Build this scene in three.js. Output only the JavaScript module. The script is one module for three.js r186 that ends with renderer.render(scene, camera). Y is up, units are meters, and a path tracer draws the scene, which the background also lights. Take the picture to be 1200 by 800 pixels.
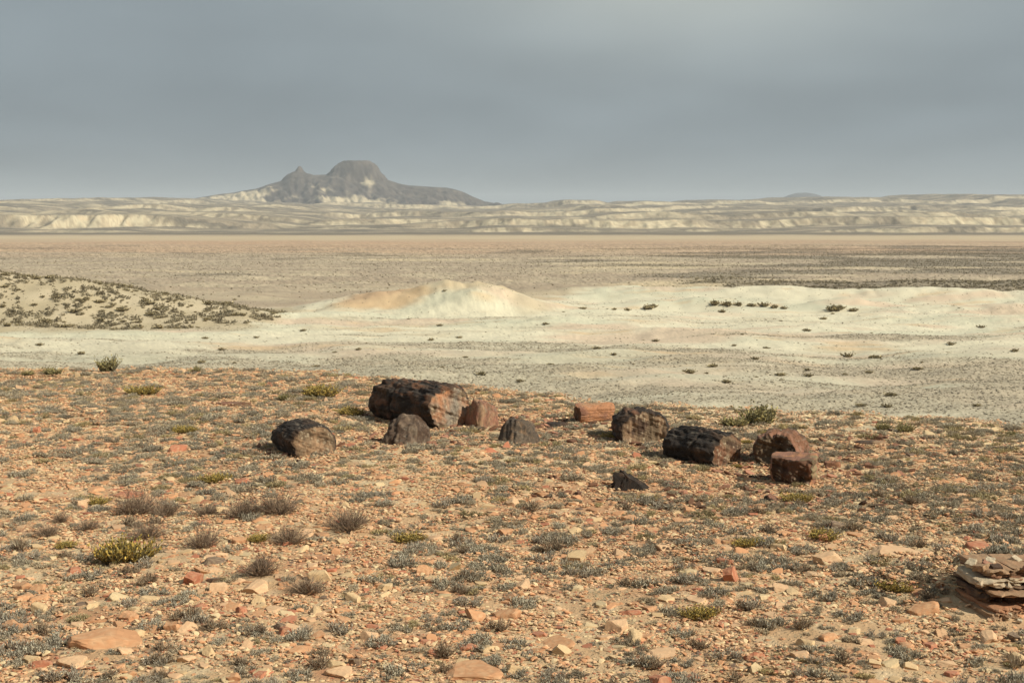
import * as THREE from 'three';
import { ConvexGeometry } from 'three/addons/geometries/ConvexGeometry.js';
import { mergeGeometries, mergeVertices } from 'three/addons/utils/BufferGeometryUtils.js';

// ------------------------------------------------------------------ camera, sky, sun, exposure
const scene = new THREE.Scene();
const F = 1667, HORIZON = 240, EYE = 5.8;            // focal length in photo pixels (1200 wide), horizon row, eye above the log terrace
const camera = new THREE.PerspectiveCamera(2 * Math.atan(400 / F) * 180 / Math.PI, 1.5, 0.5, 60000);
const PITCH = Math.atan((400 - HORIZON) / F);
camera.position.set(0, EYE, 0);
camera.rotation.set(-PITCH, 0, 0);
scene.add(camera);

const SUN_EL = 37 * Math.PI / 180, SUN_AZ = 24 * Math.PI / 180;      // from the right, somewhat behind the camera
const sunDir = new THREE.Vector3(Math.cos(SUN_EL) * Math.cos(SUN_AZ), Math.sin(SUN_EL), Math.cos(SUN_EL) * Math.sin(SUN_AZ));
const sun = new THREE.DirectionalLight(new THREE.Color().setRGB(1.0, 0.945, 0.80), 4.9);
sun.position.copy(sunDir).multiplyScalar(120).add(new THREE.Vector3(0, 0, -35));
sun.target.position.set(0, 0, -35);
sun.castShadow = true;
sun.shadow.mapSize.set(4096, 4096);
Object.assign(sun.shadow.camera, { left: -45, right: 45, top: 45, bottom: -45, near: 1, far: 260 });
sun.shadow.radius = 1;
scene.add(sun, sun.target);

const renderer = new THREE.WebGLRenderer({ antialias: true });
renderer.setSize(1024, 682);
renderer.shadowMap.enabled = true;
renderer.toneMapping = THREE.LinearToneMapping;
renderer.toneMappingExposure = 1.2;

// ------------------------------------------------------------------ random numbers and noise
function rng(seed) { let a = seed >>> 0; return () => { a = (a + 0x6D2B79F5) | 0; let t = Math.imul(a ^ (a >>> 15), 1 | a); t = (t + Math.imul(t ^ (t >>> 7), 61 | t)) ^ t; return ((t ^ (t >>> 14)) >>> 0) / 4294967296; }; }
const PERM = new Uint8Array(512), GX = new Float32Array(256), GY = new Float32Array(256);
{ const r = rng(77), p = [...Array(256).keys()]; for (let i = 255; i > 0; i--) { const j = Math.floor(r() * (i + 1)); [p[i], p[j]] = [p[j], p[i]]; }
  for (let i = 0; i < 512; i++) PERM[i] = p[i & 255];
  for (let i = 0; i < 256; i++) { const a = r() * Math.PI * 2; GX[i] = Math.cos(a); GY[i] = Math.sin(a); } }
function noise(x, y) {                                // gradient noise, about -1 .. 1
  const xi = Math.floor(x), yi = Math.floor(y), xf = x - xi, yf = y - yi, X = xi & 255, Y = yi & 255;
  const u = xf * xf * xf * (xf * (xf * 6 - 15) + 10), v = yf * yf * yf * (yf * (yf * 6 - 15) + 10);
  const a = PERM[PERM[X] + Y], b = PERM[PERM[(X + 1) & 255] + Y], c = PERM[PERM[X] + ((Y + 1) & 255)], d = PERM[PERM[(X + 1) & 255] + ((Y + 1) & 255)];
  const n0 = GX[a] * xf + GY[a] * yf, n1 = GX[b] * (xf - 1) + GY[b] * yf, n2 = GX[c] * xf + GY[c] * (yf - 1), n3 = GX[d] * (xf - 1) + GY[d] * (yf - 1);
  return 1.5 * (n0 + u * (n1 - n0) + v * (n2 - n0 + u * (n0 - n1 - n2 + n3)));
}
function fbm(x, y, o = 4) { let s = 0, a = 0.5, t = 0; for (let i = 0; i < o; i++) { s += a * noise(x, y); t += a; x = x * 2.03 + 17.3; y = y * 2.03 - 9.1; a *= 0.5; } return s / t; }
function ridged(x, y, o = 3) { let s = 0, a = 0.5, t = 0; for (let i = 0; i < o; i++) { s += a * (1 - Math.abs(noise(x, y)) * 1.6); t += a; x = x * 2.1 + 3.7; y = y * 2.1 + 8.2; a *= 0.5; } return s / t; }
const noise3 = (x, y, z) => (noise(x + 0.37 * z, y + 13.1) + noise(y + 0.41 * x, z + 7.7) + noise(z + 0.33 * y, x + 29.3)) / 1.8;
const fbm3 = (x, y, z, o = 3) => { let s = 0, a = 0.5, t = 0; for (let i = 0; i < o; i++) { s += a * noise3(x, y, z); t += a; x = x * 2.1 + 5; y = y * 2.1 + 1; z = z * 2.1 - 3; a *= 0.5; } return s / t; };
const clamp = (v, a = 0, b = 1) => Math.min(b, Math.max(a, v));
const smooth = (a, b, v) => { const t = clamp((v - a) / (b - a)); return t * t * (3 - 2 * t); };
const lerp = (a, b, t) => a + (b - a) * t;
const lin = c => { c /= 255; return c <= 0.04045 ? c / 12.92 : ((c + 0.055) / 1.055) ** 2.4; };
const rgb = (r, g, b) => [lin(r), lin(g), lin(b)];    // colour as seen in a picture -> linear base colour
const mix = (a, b, t) => [lerp(a[0], b[0], t), lerp(a[1], b[1], t), lerp(a[2], b[2], t)];
const times = (a, k) => [a[0] * k, a[1] * k, a[2] * k];

// ------------------------------------------------------------------ sky: one even sheet of grey-blue stratus with thinner, brighter places
{
  const W = 1024, H = 512, data = new Float32Array(W * H * 4);
  for (let j = 0; j < H; j++) {
    const el = ((j + 0.5) / H - 0.5) * Math.PI, deg = el * 180 / Math.PI;
    for (let i = 0; i < W; i++) {
      const lon = ((i + 0.5) / W - 0.5) * Math.PI * 2, dx = Math.cos(el) * Math.cos(lon), dz = Math.cos(el) * Math.sin(lon), dy = Math.sin(el);
      const az = Math.atan2(dx, -dz) * 180 / Math.PI;                       // 0 straight ahead, positive to the right
      // cloud sheet overhead seen in perspective: streaks flatten towards the horizon
      const k = 1 / (Math.max(dy, 0) + 0.11), cx = dx * k, cz = dz * k;
      const big = fbm(cx * 0.5 + 4.2, cz * 0.4 + 1.3, 4), fine = fbm(cx * 1.5 + 40, cz * 1.2 + 11, 5);
      const up = smooth(2, 13, deg);
      let L = 0.243 + 0.04 * up * (0.5 + 0.5 * Math.sin((az + 38) / 57.3 * 2.1)) + 0.075 * big + 0.03 * fine;
      const thin = Math.exp(-(((az - 7) / 11) ** 2) - (((deg - 10) / 4.2) ** 2)) + 0.12 * smooth(14, 55, deg);   // thinner cloud higher up
      L += 0.16 * thin;
      const low = Math.exp(-((deg / 1.9) ** 2)); L += 0.035 * low;
      const w = clamp(thin * 0.85 + low * 0.35);
      const c = mix([0.83, 0.98, 1.065], [0.97, 1.025, 0.94], w), o = (j * W + i) * 4;
      data[o] = L * c[0]; data[o + 1] = L * c[1]; data[o + 2] = L * c[2]; data[o + 3] = 1;
    }
  }
  const sky = new THREE.DataTexture(data, W, H, THREE.RGBAFormat, THREE.FloatType);
  sky.mapping = THREE.EquirectangularReflectionMapping; sky.magFilter = THREE.LinearFilter; sky.minFilter = THREE.LinearFilter; sky.needsUpdate = true;
  scene.background = sky; scene.environment = sky;
}
scene.fog = new THREE.FogExp2(new THREE.Color().setRGB(0.86, 0.93, 1.0), 5.2e-5);

// ------------------------------------------------------------------ shape of the land: d = metres ahead of the camera, x = metres to the right
const curve = pts => d => { if (d <= pts[0][0]) return pts[0][1]; for (let i = 1; i < pts.length; i++) if (d <= pts[i][0]) { const t = (d - pts[i - 1][0]) / (pts[i][0] - pts[i - 1][0]); return lerp(pts[i - 1][1], pts[i][1], t); } return pts[pts.length - 1][1]; };
const dropRaw = curve([[40, 17.2], [157, 18.2], [250, 19.6], [333, 21.2], [620, 26], [1130, 34], [2290, 47.5], [4000, 57], [7000, 63], [12000, 68], [30000, 70]]);
const DROP = new Float32Array(2400); for (let i = 0; i < 2400; i++) { let s = 0; for (let k = -12; k <= 12; k++) s += dropRaw(20 * Math.exp((i + k * 3) / 2400 * 7.4)); DROP[i] = s / 25; }
const drop = d => { const f = clamp(Math.log(Math.max(d, 20) / 20) / 7.4 * 2400, 0, 2398.9), i = Math.floor(f); return lerp(DROP[i], DROP[i + 1], f - i); };
const rimBase = curve([[-60, 53], [-18, 50], [-7.2, 48.4], [-2.7, 45.6], [0, 43.6], [2.4, 41.2], [5.8, 39.2], [8.9, 38], [12.9, 36.4], [30, 34], [60, 33]]);
const rim = x => rimBase(x) + 0.9 * noise(x * 0.23 + 3, 5.5) + 0.5 * noise(x * 0.8, 1.5);
const bench = (x, d) => 0.16 * fbm(x / 7 + 3, d / 7, 3) + 0.05 * noise(x / 1.9, d / 1.9) + (d < 13.5 ? 0.0235 * (13.5 - Math.max(d, 0)) ** 2 : 0) + 0.25 * smooth(6, 16, x) * smooth(30, 18, d) + 0.5 * Math.exp(-(((x - 8.0) / 1.5) ** 2) - (((d - 21.3) / 0.95) ** 2));
const MOUNDS = [];                                     // px column at that distance, distance, height, half width, half depth
const mound = (px, d, h, rx, rd, skew = 0) => MOUNDS.push({ x: (px - 600) / F * d, d, h, rx, rd, skew });
mound(545, 262, 4.3, 10, 12, 0.1); mound(470, 267, 3.2, 13, 11, 0); mound(405, 269, 1.9, 13, 10, 0); mound(600, 264, 2.6, 9, 10, 0.3);
mound(400, 243, 1.2, 9, 6, 0); mound(560, 238, 1.0, 14, 7, 0);
mound(660, 335, 3.3, 18, 12, 0); mound(790, 330, 2.2, 14, 11, 0); mound(890, 322, 2.6, 13, 11, 0); mound(1010, 316, 2.1, 15, 10, 0); mound(1120, 311, 2.0, 15, 10, 0); mound(1240, 305, 2.3, 18, 11, 0);
mound(985, 276, 2.5, 8, 7, 0); mound(860, 280, 1.6, 10, 6, 0); mound(765, 285, 1.0, 10, 8, 0); mound(1130, 262, 1.5, 16, 9, 0); mound(1240, 268, 1.6, 15, 9, 0);
mound(690, 246, 0.8, 13, 6, 0); mound(820, 205, 0.9, 9, 7, 0); mound(300, 205, 0.7, 16, 6, 0); mound(90, 190, 0.8, 18, 6, 0); mound(950, 170, 0.5, 14, 6, 0);
const sandHill = (x, d) => 8.5 * clamp((-36.0 - x) / 50, 0, 1.25) ** 0.95 * Math.exp(-(((d - 236 + 0.05 * x) / 17) ** 2)) ;
function plain(x, d) {
  let h = EYE - drop(d);
  if (d < 700) {
    let m = 0;
    for (const q of MOUNDS) { const u = (x - q.x) / q.rx, v = (d - q.d - q.skew * (x - q.x)) / q.rd, e = u * u + v * v; if (e < 9) m += q.h * Math.exp(-e * 0.9); }
    const s = sandHill(x, d), fade = 1 - smooth(420, 700, d);
    const gul = ridged(x / 11 + 2, d / 16, 3);
    h += fade * (m * (1 - 0.20 * gul + 0.05 * fbm(x / 5, d / 6, 3) - 0.05 * Math.max(0, ridged(x / 3.2 + 0.3 * d / 9, d / 10, 2) - 0.4)) + s * (1 + 0.10 * fbm(x / 14, d / 14, 3)) + 1.5 * fbm(x / 26, d / 18, 4) + 0.12 * (m > 0.3 ? 1.6 : 0.6) * fbm(x / 4, d / 5, 2) - 0.35 * Math.max(0, ridged(x / 26 + 7, d / 13 + 3, 2) - 0.55));
  }
  h += smooth(300, 900, d) * 1.5 * fbm(x / 160, d / 120 + 9, 3);
  return h;
}
function H(x, z) {
  const d = -z, R = rim(x), s = d - R;
  if (s < -9) return bench(x, d);
  const b = bench(x, d) - 0.62 * (s > 0 ? Math.sqrt(s * s + 3.2) - Math.sqrt(3.2) : 0) * (1 + 0.12 * noise(x / 3, d / 3));
  if (s < 6) return b;
  const p = plain(x, d), k = 2.2, q = clamp(0.5 + 0.5 * (b - p) / k);
  return lerp(p, b, q) + k * q * (1 - q);
}
// a photo pixel -> where its line of sight meets the land
const FWD = new THREE.Vector3(0, -Math.sin(PITCH), -Math.cos(PITCH)), UPV = new THREE.Vector3(0, Math.cos(PITCH), -Math.sin(PITCH));
function ray(px, py) { return new THREE.Vector3((px - 600) / F, 0, 0).addScaledVector(UPV, (400 - py) / F).add(FWD); }
function groundAt(px, py) {
  const r = ray(px, py); let t = 8, prev = 8;
  for (let i = 0; i < 4000; i++) { if (EYE + r.y * t <= H(r.x * t, r.z * t)) { let a = prev, b = t; for (let k = 0; k < 24; k++) { const m = (a + b) / 2; if (EYE + r.y * m <= H(r.x * m, r.z * m)) b = m; else a = m; } return new THREE.Vector3(r.x * b, H(r.x * b, r.z * b), r.z * b); } prev = t; t *= 1.004; }
  return null;
}
const pxPerM = d => F / d;

// ------------------------------------------------------------------ colours of the land
const C = {
  soil: rgb(190, 155, 116), cream: rgb(200, 177, 140), orange: rgb(180, 134, 97), red: rgb(166, 112, 80), buff: rgb(200, 184, 152),
  white: rgb(206, 197, 171), green: rgb(193, 189, 164), pink: rgb(198, 177, 152), grey: rgb(161, 149, 127), tan: rgb(184, 169, 141), ochre: rgb(197, 165, 125),
  plainTan: rgb(158, 141, 119), plainRed: rgb(176, 143, 113), plainPale: rgb(184, 166, 135), scrub: rgb(100, 92, 77), sand: rgb(172, 157, 128),
};
const greyMask = (x, d) => smooth(-0.16, 0.42, 1.15 * fbm(x / 42 + 5, d / 13 + 2, 5) + 0.25 * noise(x / 16 + 1, d / 2.6) + 0.62 * smooth(215, 130, d) - 0.28 * smooth(195, 255, d) - 0.12);
const darkBand = (x, d) => smooth(0.02, 0.22, fbm(x / 95 + 1.5, d / 75 + 3.2, 5) - 0.30 + 0.42 * smooth(-60, 190, x) * smooth(335, 390, d) + 0.10 * smooth(340, 500, d) + 0.55 * smooth(44, 66, x + 14 * noise(d / 14, x / 30)) * smooth(338, 350, d) * smooth(445, 405, d));
// random grain of single stones and dust: a hash of the ground position, nothing to do with height
const speckle = (x, z) => { const s = Math.sin(x * 127.1 + z * 311.7) * 43758.5453; return s - Math.floor(s); };
function landColor(x, z) {
  const d = -z, R = rim(x), s = d - R;
  const onBench = 1 - smooth(-0.3, 2.5, s + 1.2 * noise(x / 1.3, d / 1.3));
  let b = C.soil;
  if (onBench > 0) {
    const n = fbm(x / 4.5 + 8, d / 6 + 2, 4), m = fbm(x / 1.3, d / 1.6 + 30, 3), k = noise(x / 0.4, d / 0.5);
    b = mix(b, C.cream, smooth(-0.05, 0.4, n + 0.5 * m) * 0.85);
    b = mix(b, C.orange, smooth(0.0, 0.42, -n + 0.55 * m + 0.18 * Math.exp(-(((d - 31) / 5) ** 2)) * smooth(-6, 2, x)) * 0.9);
    b = mix(b, C.red, smooth(0.3, 0.6, m - 0.4 * n) * 0.5);
    b = mix(b, C.buff, 0.8 * smooth(-6, -1, s + 2 * m) * smooth(-2, 5, x));
    b = mix(b, C.buff, 0.35 * smooth(0.1, 0.5, k));
    b = times(b, 0.9 + 0.18 * k * 0.5 + 0.16 * (speckle(x, z) - 0.5));
    if (onBench >= 1) return b;
  }
  // the clay flats, the pale hills and the plain
  let p;
  const n1 = fbm(x / 30, d / 12, 4), n2 = fbm(x / 9 + 12, d / 5, 3), n3 = fbm(x / 60 + 31, d / 22 + 4, 3);
  p = mix(C.white, C.green, smooth(-0.1, 0.35, n3) * 0.8);
  p = mix(p, C.pink, smooth(0.02, 0.32, fbm(x / 34 + 7, d / 14 + 1, 3) + 0.3 * Math.exp(-(((x - 42) / 26) ** 2) - (((d - 190) / 34) ** 2)) + 0.22 * Math.exp(-(((x - 30) / 30) ** 2) - (((d - 150) / 22) ** 2)) - 0.06) * 0.95);
  p = mix(p, C.tan, smooth(0.15, 0.45, n1 + 0.3 * n2) * 0.6);
  p = mix(p, C.ochre, smooth(0.22, 0.5, fbm(x / 14 + 31, d / 4.5, 3) + 0.4 * n1) * 0.55);
  if (d < 260) { const g = greyMask(x, d) * (1 - 0.6 * smooth(0.15, 0.4, fbm(x / 20 + 2, d / 6 + 8, 3))); p = mix(p, C.grey, Math.max(g * 0.85, 0.42 * smooth(205, 165, d + 20 * n1))); p = times(p, 1 + (0.2 + 0.34 * g) * (speckle(x, z) - 0.5)); }
  p = mix(p, mix(C.sand, C.ochre, 0.35), 0.8 * smooth(0.2, 0.8, Math.exp(-(((x + 8) / 12) ** 2) - (((d - 266) / 10) ** 2)) + 0.25 * n2));
  // orange crest and flank of the middle hill
  const ax = (x + 23) / 11, ad = (d - 262) / 11, bx = (x - 3) / 5, bd = (d - 256) / 9;
  p = mix(p, C.ochre, 0.85 * smooth(0.25, 0.75, Math.exp(-ax * ax - ad * ad) + 0.35 * n2 - 0.04));
  p = mix(p, C.plainRed, 0.55 * smooth(0.45, 0.9, Math.exp(-(((x + 26) / 9) ** 2) - (((d - 266) / 9) ** 2)) + 0.4 * n2));
  p = mix(p, C.tan, 0.8 * smooth(0.35, 0.85, Math.exp(-bx * bx - bd * bd) + 0.4 * n2));
  p = mix(p, mix(C.sand, C.tan, smooth(-0.2, 0.3, n2)), smooth(-37, -43, x + 4 * n2) * smooth(33, 27, Math.abs(d - 238) + 5 * n2));   // sandy soil of the bushy hill
  // plain beyond the clay
  const edge = smooth(-10, 10, d - 345 - 26 * fbm(x / 70 + 2, 4.4, 2) + 75 * smooth(40, -60, x) * 1 + 8 * n2);
  if (edge > 0) {
    let q = mix(C.plainTan, C.tan, smooth(-0.1, 0.4, n3 + 0.5 * n1) * 0.6);
    q = mix(q, C.plainPale, smooth(0.08, 0.4, fbm(x / 110 + 4, d / 70, 5)) * 0.9);
    q = mix(q, C.plainRed, (0.62 + 0.5 * fbm(x / 500 + 8, d / 90, 3)) * smooth(720, 1050, d + 150 * fbm(x / 260, d / 160, 3)) * (1 - 0.75 * smooth(1550, 1900, d)));
    q = mix(q, C.plainPale, 0.8 * smooth(1450, 1750, d + 160 * fbm(x / 500 + 3, d / 200, 2)) * (1 - smooth(1900, 2300, d)));
    q = mix(q, C.scrub, 0.62 * darkBand(x, d) * (1 - smooth(900, 1300, d + 200 * n3)));
    q = mix(q, C.scrub, 0.62 * smooth(0.08, 0.35, fbm(x / 240 + 6, d / 170 + 2, 5) + 0.3 * smooth(100, 500, x) - 0.22) * smooth(450, 700, d) * (1 - smooth(1300, 1700, d)));
    q = mix(q, C.scrub, 0.9 * smooth(2120, 2330, d + 90 * fbm(x / 240, d / 90, 3)));
    const g = 0.6 * smooth(300, 420, d) * (1 - smooth(1000, 1700, d)); q = times(q, 1 + g * (speckle(x, z) - 0.5));
    p = mix(p, q, edge);
  }
  return onBench > 0 ? mix(p, b, onBench) : p;
}

// ------------------------------------------------------------------ materials
function grainTexture(n, seed, warm) {                  // fine grain of crushed stone, tileable, mean near 1
  const data = new Uint8Array(n * n * 4), r = rng(seed), h = new Float32Array(n * n), t = new Float32Array(n * n);
  for (let i = 0; i < n * n; i++) h[i] = 0.5 + (r() - 0.5) * 0.10;
  for (let k = 0; k < 9000; k++) {                      // grains: small rounded patches of their own tone and height
    const cx = r() * n, cy = r() * n, a = 1.5 + 7 * r() ** 3, b = a * (0.5 + 0.5 * r()), ro = r() * 3.14, co = Math.cos(ro), si = Math.sin(ro), tone = (r() - 0.5) * 0.75, up = 0.1 + 0.3 * r();
    for (let y = -Math.ceil(a); y <= a; y++) for (let x = -Math.ceil(a); x <= a; x++) { const u = (x * co + y * si) / a, v = (-x * si + y * co) / b, e = u * u + v * v; if (e > 1) continue; const o = ((Math.floor(cy + y) + n) % n) * n + ((Math.floor(cx + x) + n) % n); t[o] = tone; h[o] = 0.5 + up * Math.sqrt(1 - e); }
  }
  const bump = new Uint8Array(n * n * 4);
  for (let i = 0; i < n * n; i++) {
    const g = 0.80 + t[i] * 0.42 + (r() - 0.5) * 0.14, w = warm * t[i];
    data.set([clamp(g + 0.3 * w) * 255, clamp(g) * 255, clamp(g - 0.3 * w) * 255, 255], i * 4);
    const b = clamp(h[i]) * 255; bump.set([b, b, b, 255], i * 4);
  }
  const make = (d, srgb) => { const x = new THREE.DataTexture(d, n, n); x.wrapS = x.wrapT = THREE.RepeatWrapping; x.magFilter = THREE.LinearFilter; x.minFilter = THREE.LinearMipmapLinearFilter; x.generateMipmaps = true; if (srgb) x.colorSpace = THREE.NoColorSpace; x.needsUpdate = true; return x; };
  return [make(data, true), make(bump, false)];
}
const [grain, grainBump] = grainTexture(1024, 5, 0.25);
const M = {
  land: new THREE.MeshStandardMaterial({ vertexColors: true, map: grain, bumpMap: grainBump, bumpScale: 0.04, roughness: 1, color: new THREE.Color().setRGB(1.22, 1.22, 1.22) }),
  far: new THREE.MeshStandardMaterial({ vertexColors: true, roughness: 1 }),
  stone: new THREE.MeshStandardMaterial({ vertexColors: true, roughness: 0.92 }),
  bark: new THREE.MeshStandardMaterial({ vertexColors: true, roughness: 0.88, map: grain, bumpMap: grainBump, bumpScale: 0.03, color: new THREE.Color().setRGB(1.22, 1.22, 1.22) }),
  wood: new THREE.MeshStandardMaterial({ vertexColors: true, roughness: 0.88, map: grain, bumpMap: grainBump, bumpScale: 0.02, color: new THREE.Color().setRGB(1.22, 1.22, 1.22) }),
  shrub: new THREE.MeshStandardMaterial({ vertexColors: true, roughness: 1 }),
};
for (const m of Object.values(M)) m.side = THREE.DoubleSide;

function shade(o) { o.traverse(m => { if (m.isMesh) { m.castShadow = true; m.receiveShadow = true; } }); return o; }
function gridMesh(name, rows, cols, at, colorOf, material, uvScale, dipAt) {
  const n = rows.length * cols.length, pos = new Float32Array(n * 3), col = new Float32Array(n * 3), uv = uvScale ? new Float32Array(n * 2) : null, idx = [];
  let o = 0;
  for (const r of rows) for (const c of cols) { const [x, y, z] = at(r, c), k = colorOf(x, z, y); pos[o * 3] = x; pos[o * 3 + 1] = y; pos[o * 3 + 2] = z; col[o * 3] = k[0]; col[o * 3 + 1] = k[1]; col[o * 3 + 2] = k[2]; if (uv) { uv[o * 2] = x / uvScale; uv[o * 2 + 1] = z / uvScale; } o++; }
  const w = cols.length;
  for (let i = 0; i < rows.length - 1; i++) for (let j = 0; j < w - 1; j++) { const a = i * w + j; idx.push(a, a + 1, a + w, a + 1, a + w + 1, a + w); }
  const g = new THREE.BufferGeometry();
  g.setAttribute('position', new THREE.BufferAttribute(pos, 3)); g.setAttribute('color', new THREE.BufferAttribute(col, 3));
  if (uv) g.setAttribute('uv', new THREE.BufferAttribute(uv, 2));
  g.setIndex(new THREE.BufferAttribute(new Uint32Array(idx), 1)); g.computeVertexNormals();
  const m = new THREE.Mesh(g, material); m.name = name; m.userData.kind = 'structure'; scene.add(shade(m)); return m;
}

// ------------------------------------------------------------------ ground: one sheet from behind the camera to the horizon
const D2R = Math.PI / 180;
{
  const rows = []; let d = 0.6;
  while (d < 12) { rows.push(d); d += 0.45 + 0.03 * d; }
  while (d < 66) { rows.push(d); d += Math.max(0.07, d * d / (F * EYE) * 1.6); }
  while (d < 700) { rows.push(d); d += d * d / (F * drop(d)) * 0.62; }
  while (d < 2900) { rows.push(d); d += d * d / (F * drop(d)) * 0.9; }
  while (d < 34000) { rows.push(d); d *= 1.09; }
  const cols = [];
  for (let a = -180; a < -34; a += 4) cols.push(a);
  for (let i = 0; i <= 880; i++) cols.push(-34 + 68 * i / 880);
  for (let a = 38; a <= 180; a += 4) cols.push(a);
  gridMesh('ground', rows, cols, (r, a) => {
    const q = Math.abs(a) <= 60 ? r / Math.cos(a * D2R) : r * 2, x = q * Math.sin(a * D2R), z = -q * Math.cos(a * D2R), d = -z;
    let y = d > 0.5 ? H(x, z) : lerp(bench(x, 0.5), H(x, -0.5), 1);
    if (d <= 0.5) y = bench(x, 0) - 0.02 * Math.max(0, -d);
    if (Math.abs(a) < 28) y -= 70 * smooth(2620, 3100, d);
    return [x, y, z];
  }, landColor, M.land, 4.6);
}

// ------------------------------------------------------------------ escarpment: tiers of pale cliffs with scrub on the benches between them
const TIERS = [                                         // distance, how far the front wanders, rise, width of the face
  { d: 2560, wander: 150, rise: 9, face: 42, s: 11, gate: 0.05 }, { d: 2980, wander: 260, rise: 13, face: 70, s: 23, gate: -0.25 }, { d: 3420, wander: 320, rise: 12, face: 75, s: 35, gate: -0.1 },
  { d: 4150, wander: 420, rise: 12, face: 85, s: 47, gate: -0.2 }, { d: 5050, wander: 500, rise: 12, face: 90, s: 59, gate: -0.1 }, { d: 6300, wander: 600, rise: 15, face: 120, s: 71, gate: -0.2 },
];
function tiers(x, d) {
  let up = 0, face = 0, band = 0;
  for (const t of TIERS) {
    const front = t.d + t.wander * fbm(x / 900 + t.s, t.s * 1.7, 3) + 90 * fbm(x / 190 + t.s, d / 700 + t.s, 4) - 30 * ridged(x / 95 + t.s, d / 200 + 3, 3) + 22 * fbm(x / 30 + t.s, d / 60, 3);
    const strong = 0.06 + 1.25 * smooth(t.gate - 0.3, t.gate + 0.4, fbm(x / 620 + t.s * 3.1, t.s, 4)) + (x < -450 && t.s === 23 ? 0.9 * smooth(-450, -800, x) : 0);
    const u = (d - front) / t.face, k = clamp(u);
    const p = k < 0.25 ? k * 0.5 : 0.125 + (k - 0.25) / 0.75 * 0.875;
    up += t.rise * strong * p;
    if (u > 0.02 && u < 1.05) { const f = smooth(0.02, 0.2, u) * (1 - smooth(0.96, 1.05, u)) * clamp(strong * 1.1); if (f > face) { face = f; band = k * t.rise * strong; } }
  }
  return [up, face, band];
}
{
  const rows = []; let d = 2430; while (d < 8200) { rows.push(d); d += d < 3800 ? 8 : d < 5600 ? 14 : 26; }
  const cols = []; for (let i = 0; i <= 1050; i++) cols.push(-29 + 58 * i / 1050);
  const info = new Map();
  const height = (x, d) => {
    const [up] = tiers(x, d);
    return EYE - drop(d) + up + 1.5 * fbm(x / 160, d / 120 + 9, 3) * smooth(300, 900, d) + smooth(2700, 4200, d) * 5 * fbm(x / 420 + 9, d / 420, 4) + smooth(4500, 7800, d) * (7 + 42 * smooth(150, 2600, x) + 14 * fbm(x / 1500 + 2.2, 8, 3)) - 5 * (1 - smooth(2430, 2520, d));
  };
  gridMesh('escarpment', rows, cols, (r, a) => { const x = r * Math.tan(a * D2R); return [x, height(x, r), -r]; }, (x, z, y) => {
    const d = -z, [, face, band] = tiers(x, d);
    const n = fbm(x / 120, d / 90, 3), n2 = fbm(x / 30 + 4, d / 30, 2);
    let flat = mix(rgb(104, 96, 83), rgb(146, 132, 111), smooth(-0.15, 0.45, n + 0.3 * n2 + 0.1));
    flat = mix(flat, rgb(192, 176, 146), smooth(0.18, 0.5, fbm(x / 260 + 7, d / 110 + 4, 3)) * 0.8);
    flat = times(flat, 1 + 0.5 * (speckle(x, z) - 0.5));
    let cl = mix(rgb(194, 180, 150), rgb(178, 158, 128), smooth(0.0, 0.4, n2) * 0.6);
    cl = mix(cl, rgb(158, 141, 116), 0.55 * smooth(0.55, 0.85, 0.5 + 0.5 * Math.sin(band * 1.7 + n * 3)));
    cl = mix(cl, rgb(118, 107, 90), 0.85 * smooth(0.02, 0.3, 0.7 * fbm(x / 16 + 3, d / 110 + 3, 3) + 0.6 * fbm(x / 240, d / 200 + 7, 3)));
    return mix(flat, cl, face * smooth(-0.35, 0.15, fbm(x / 330 + 12, d / 150, 4)));
  }, M.far);
}

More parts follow.
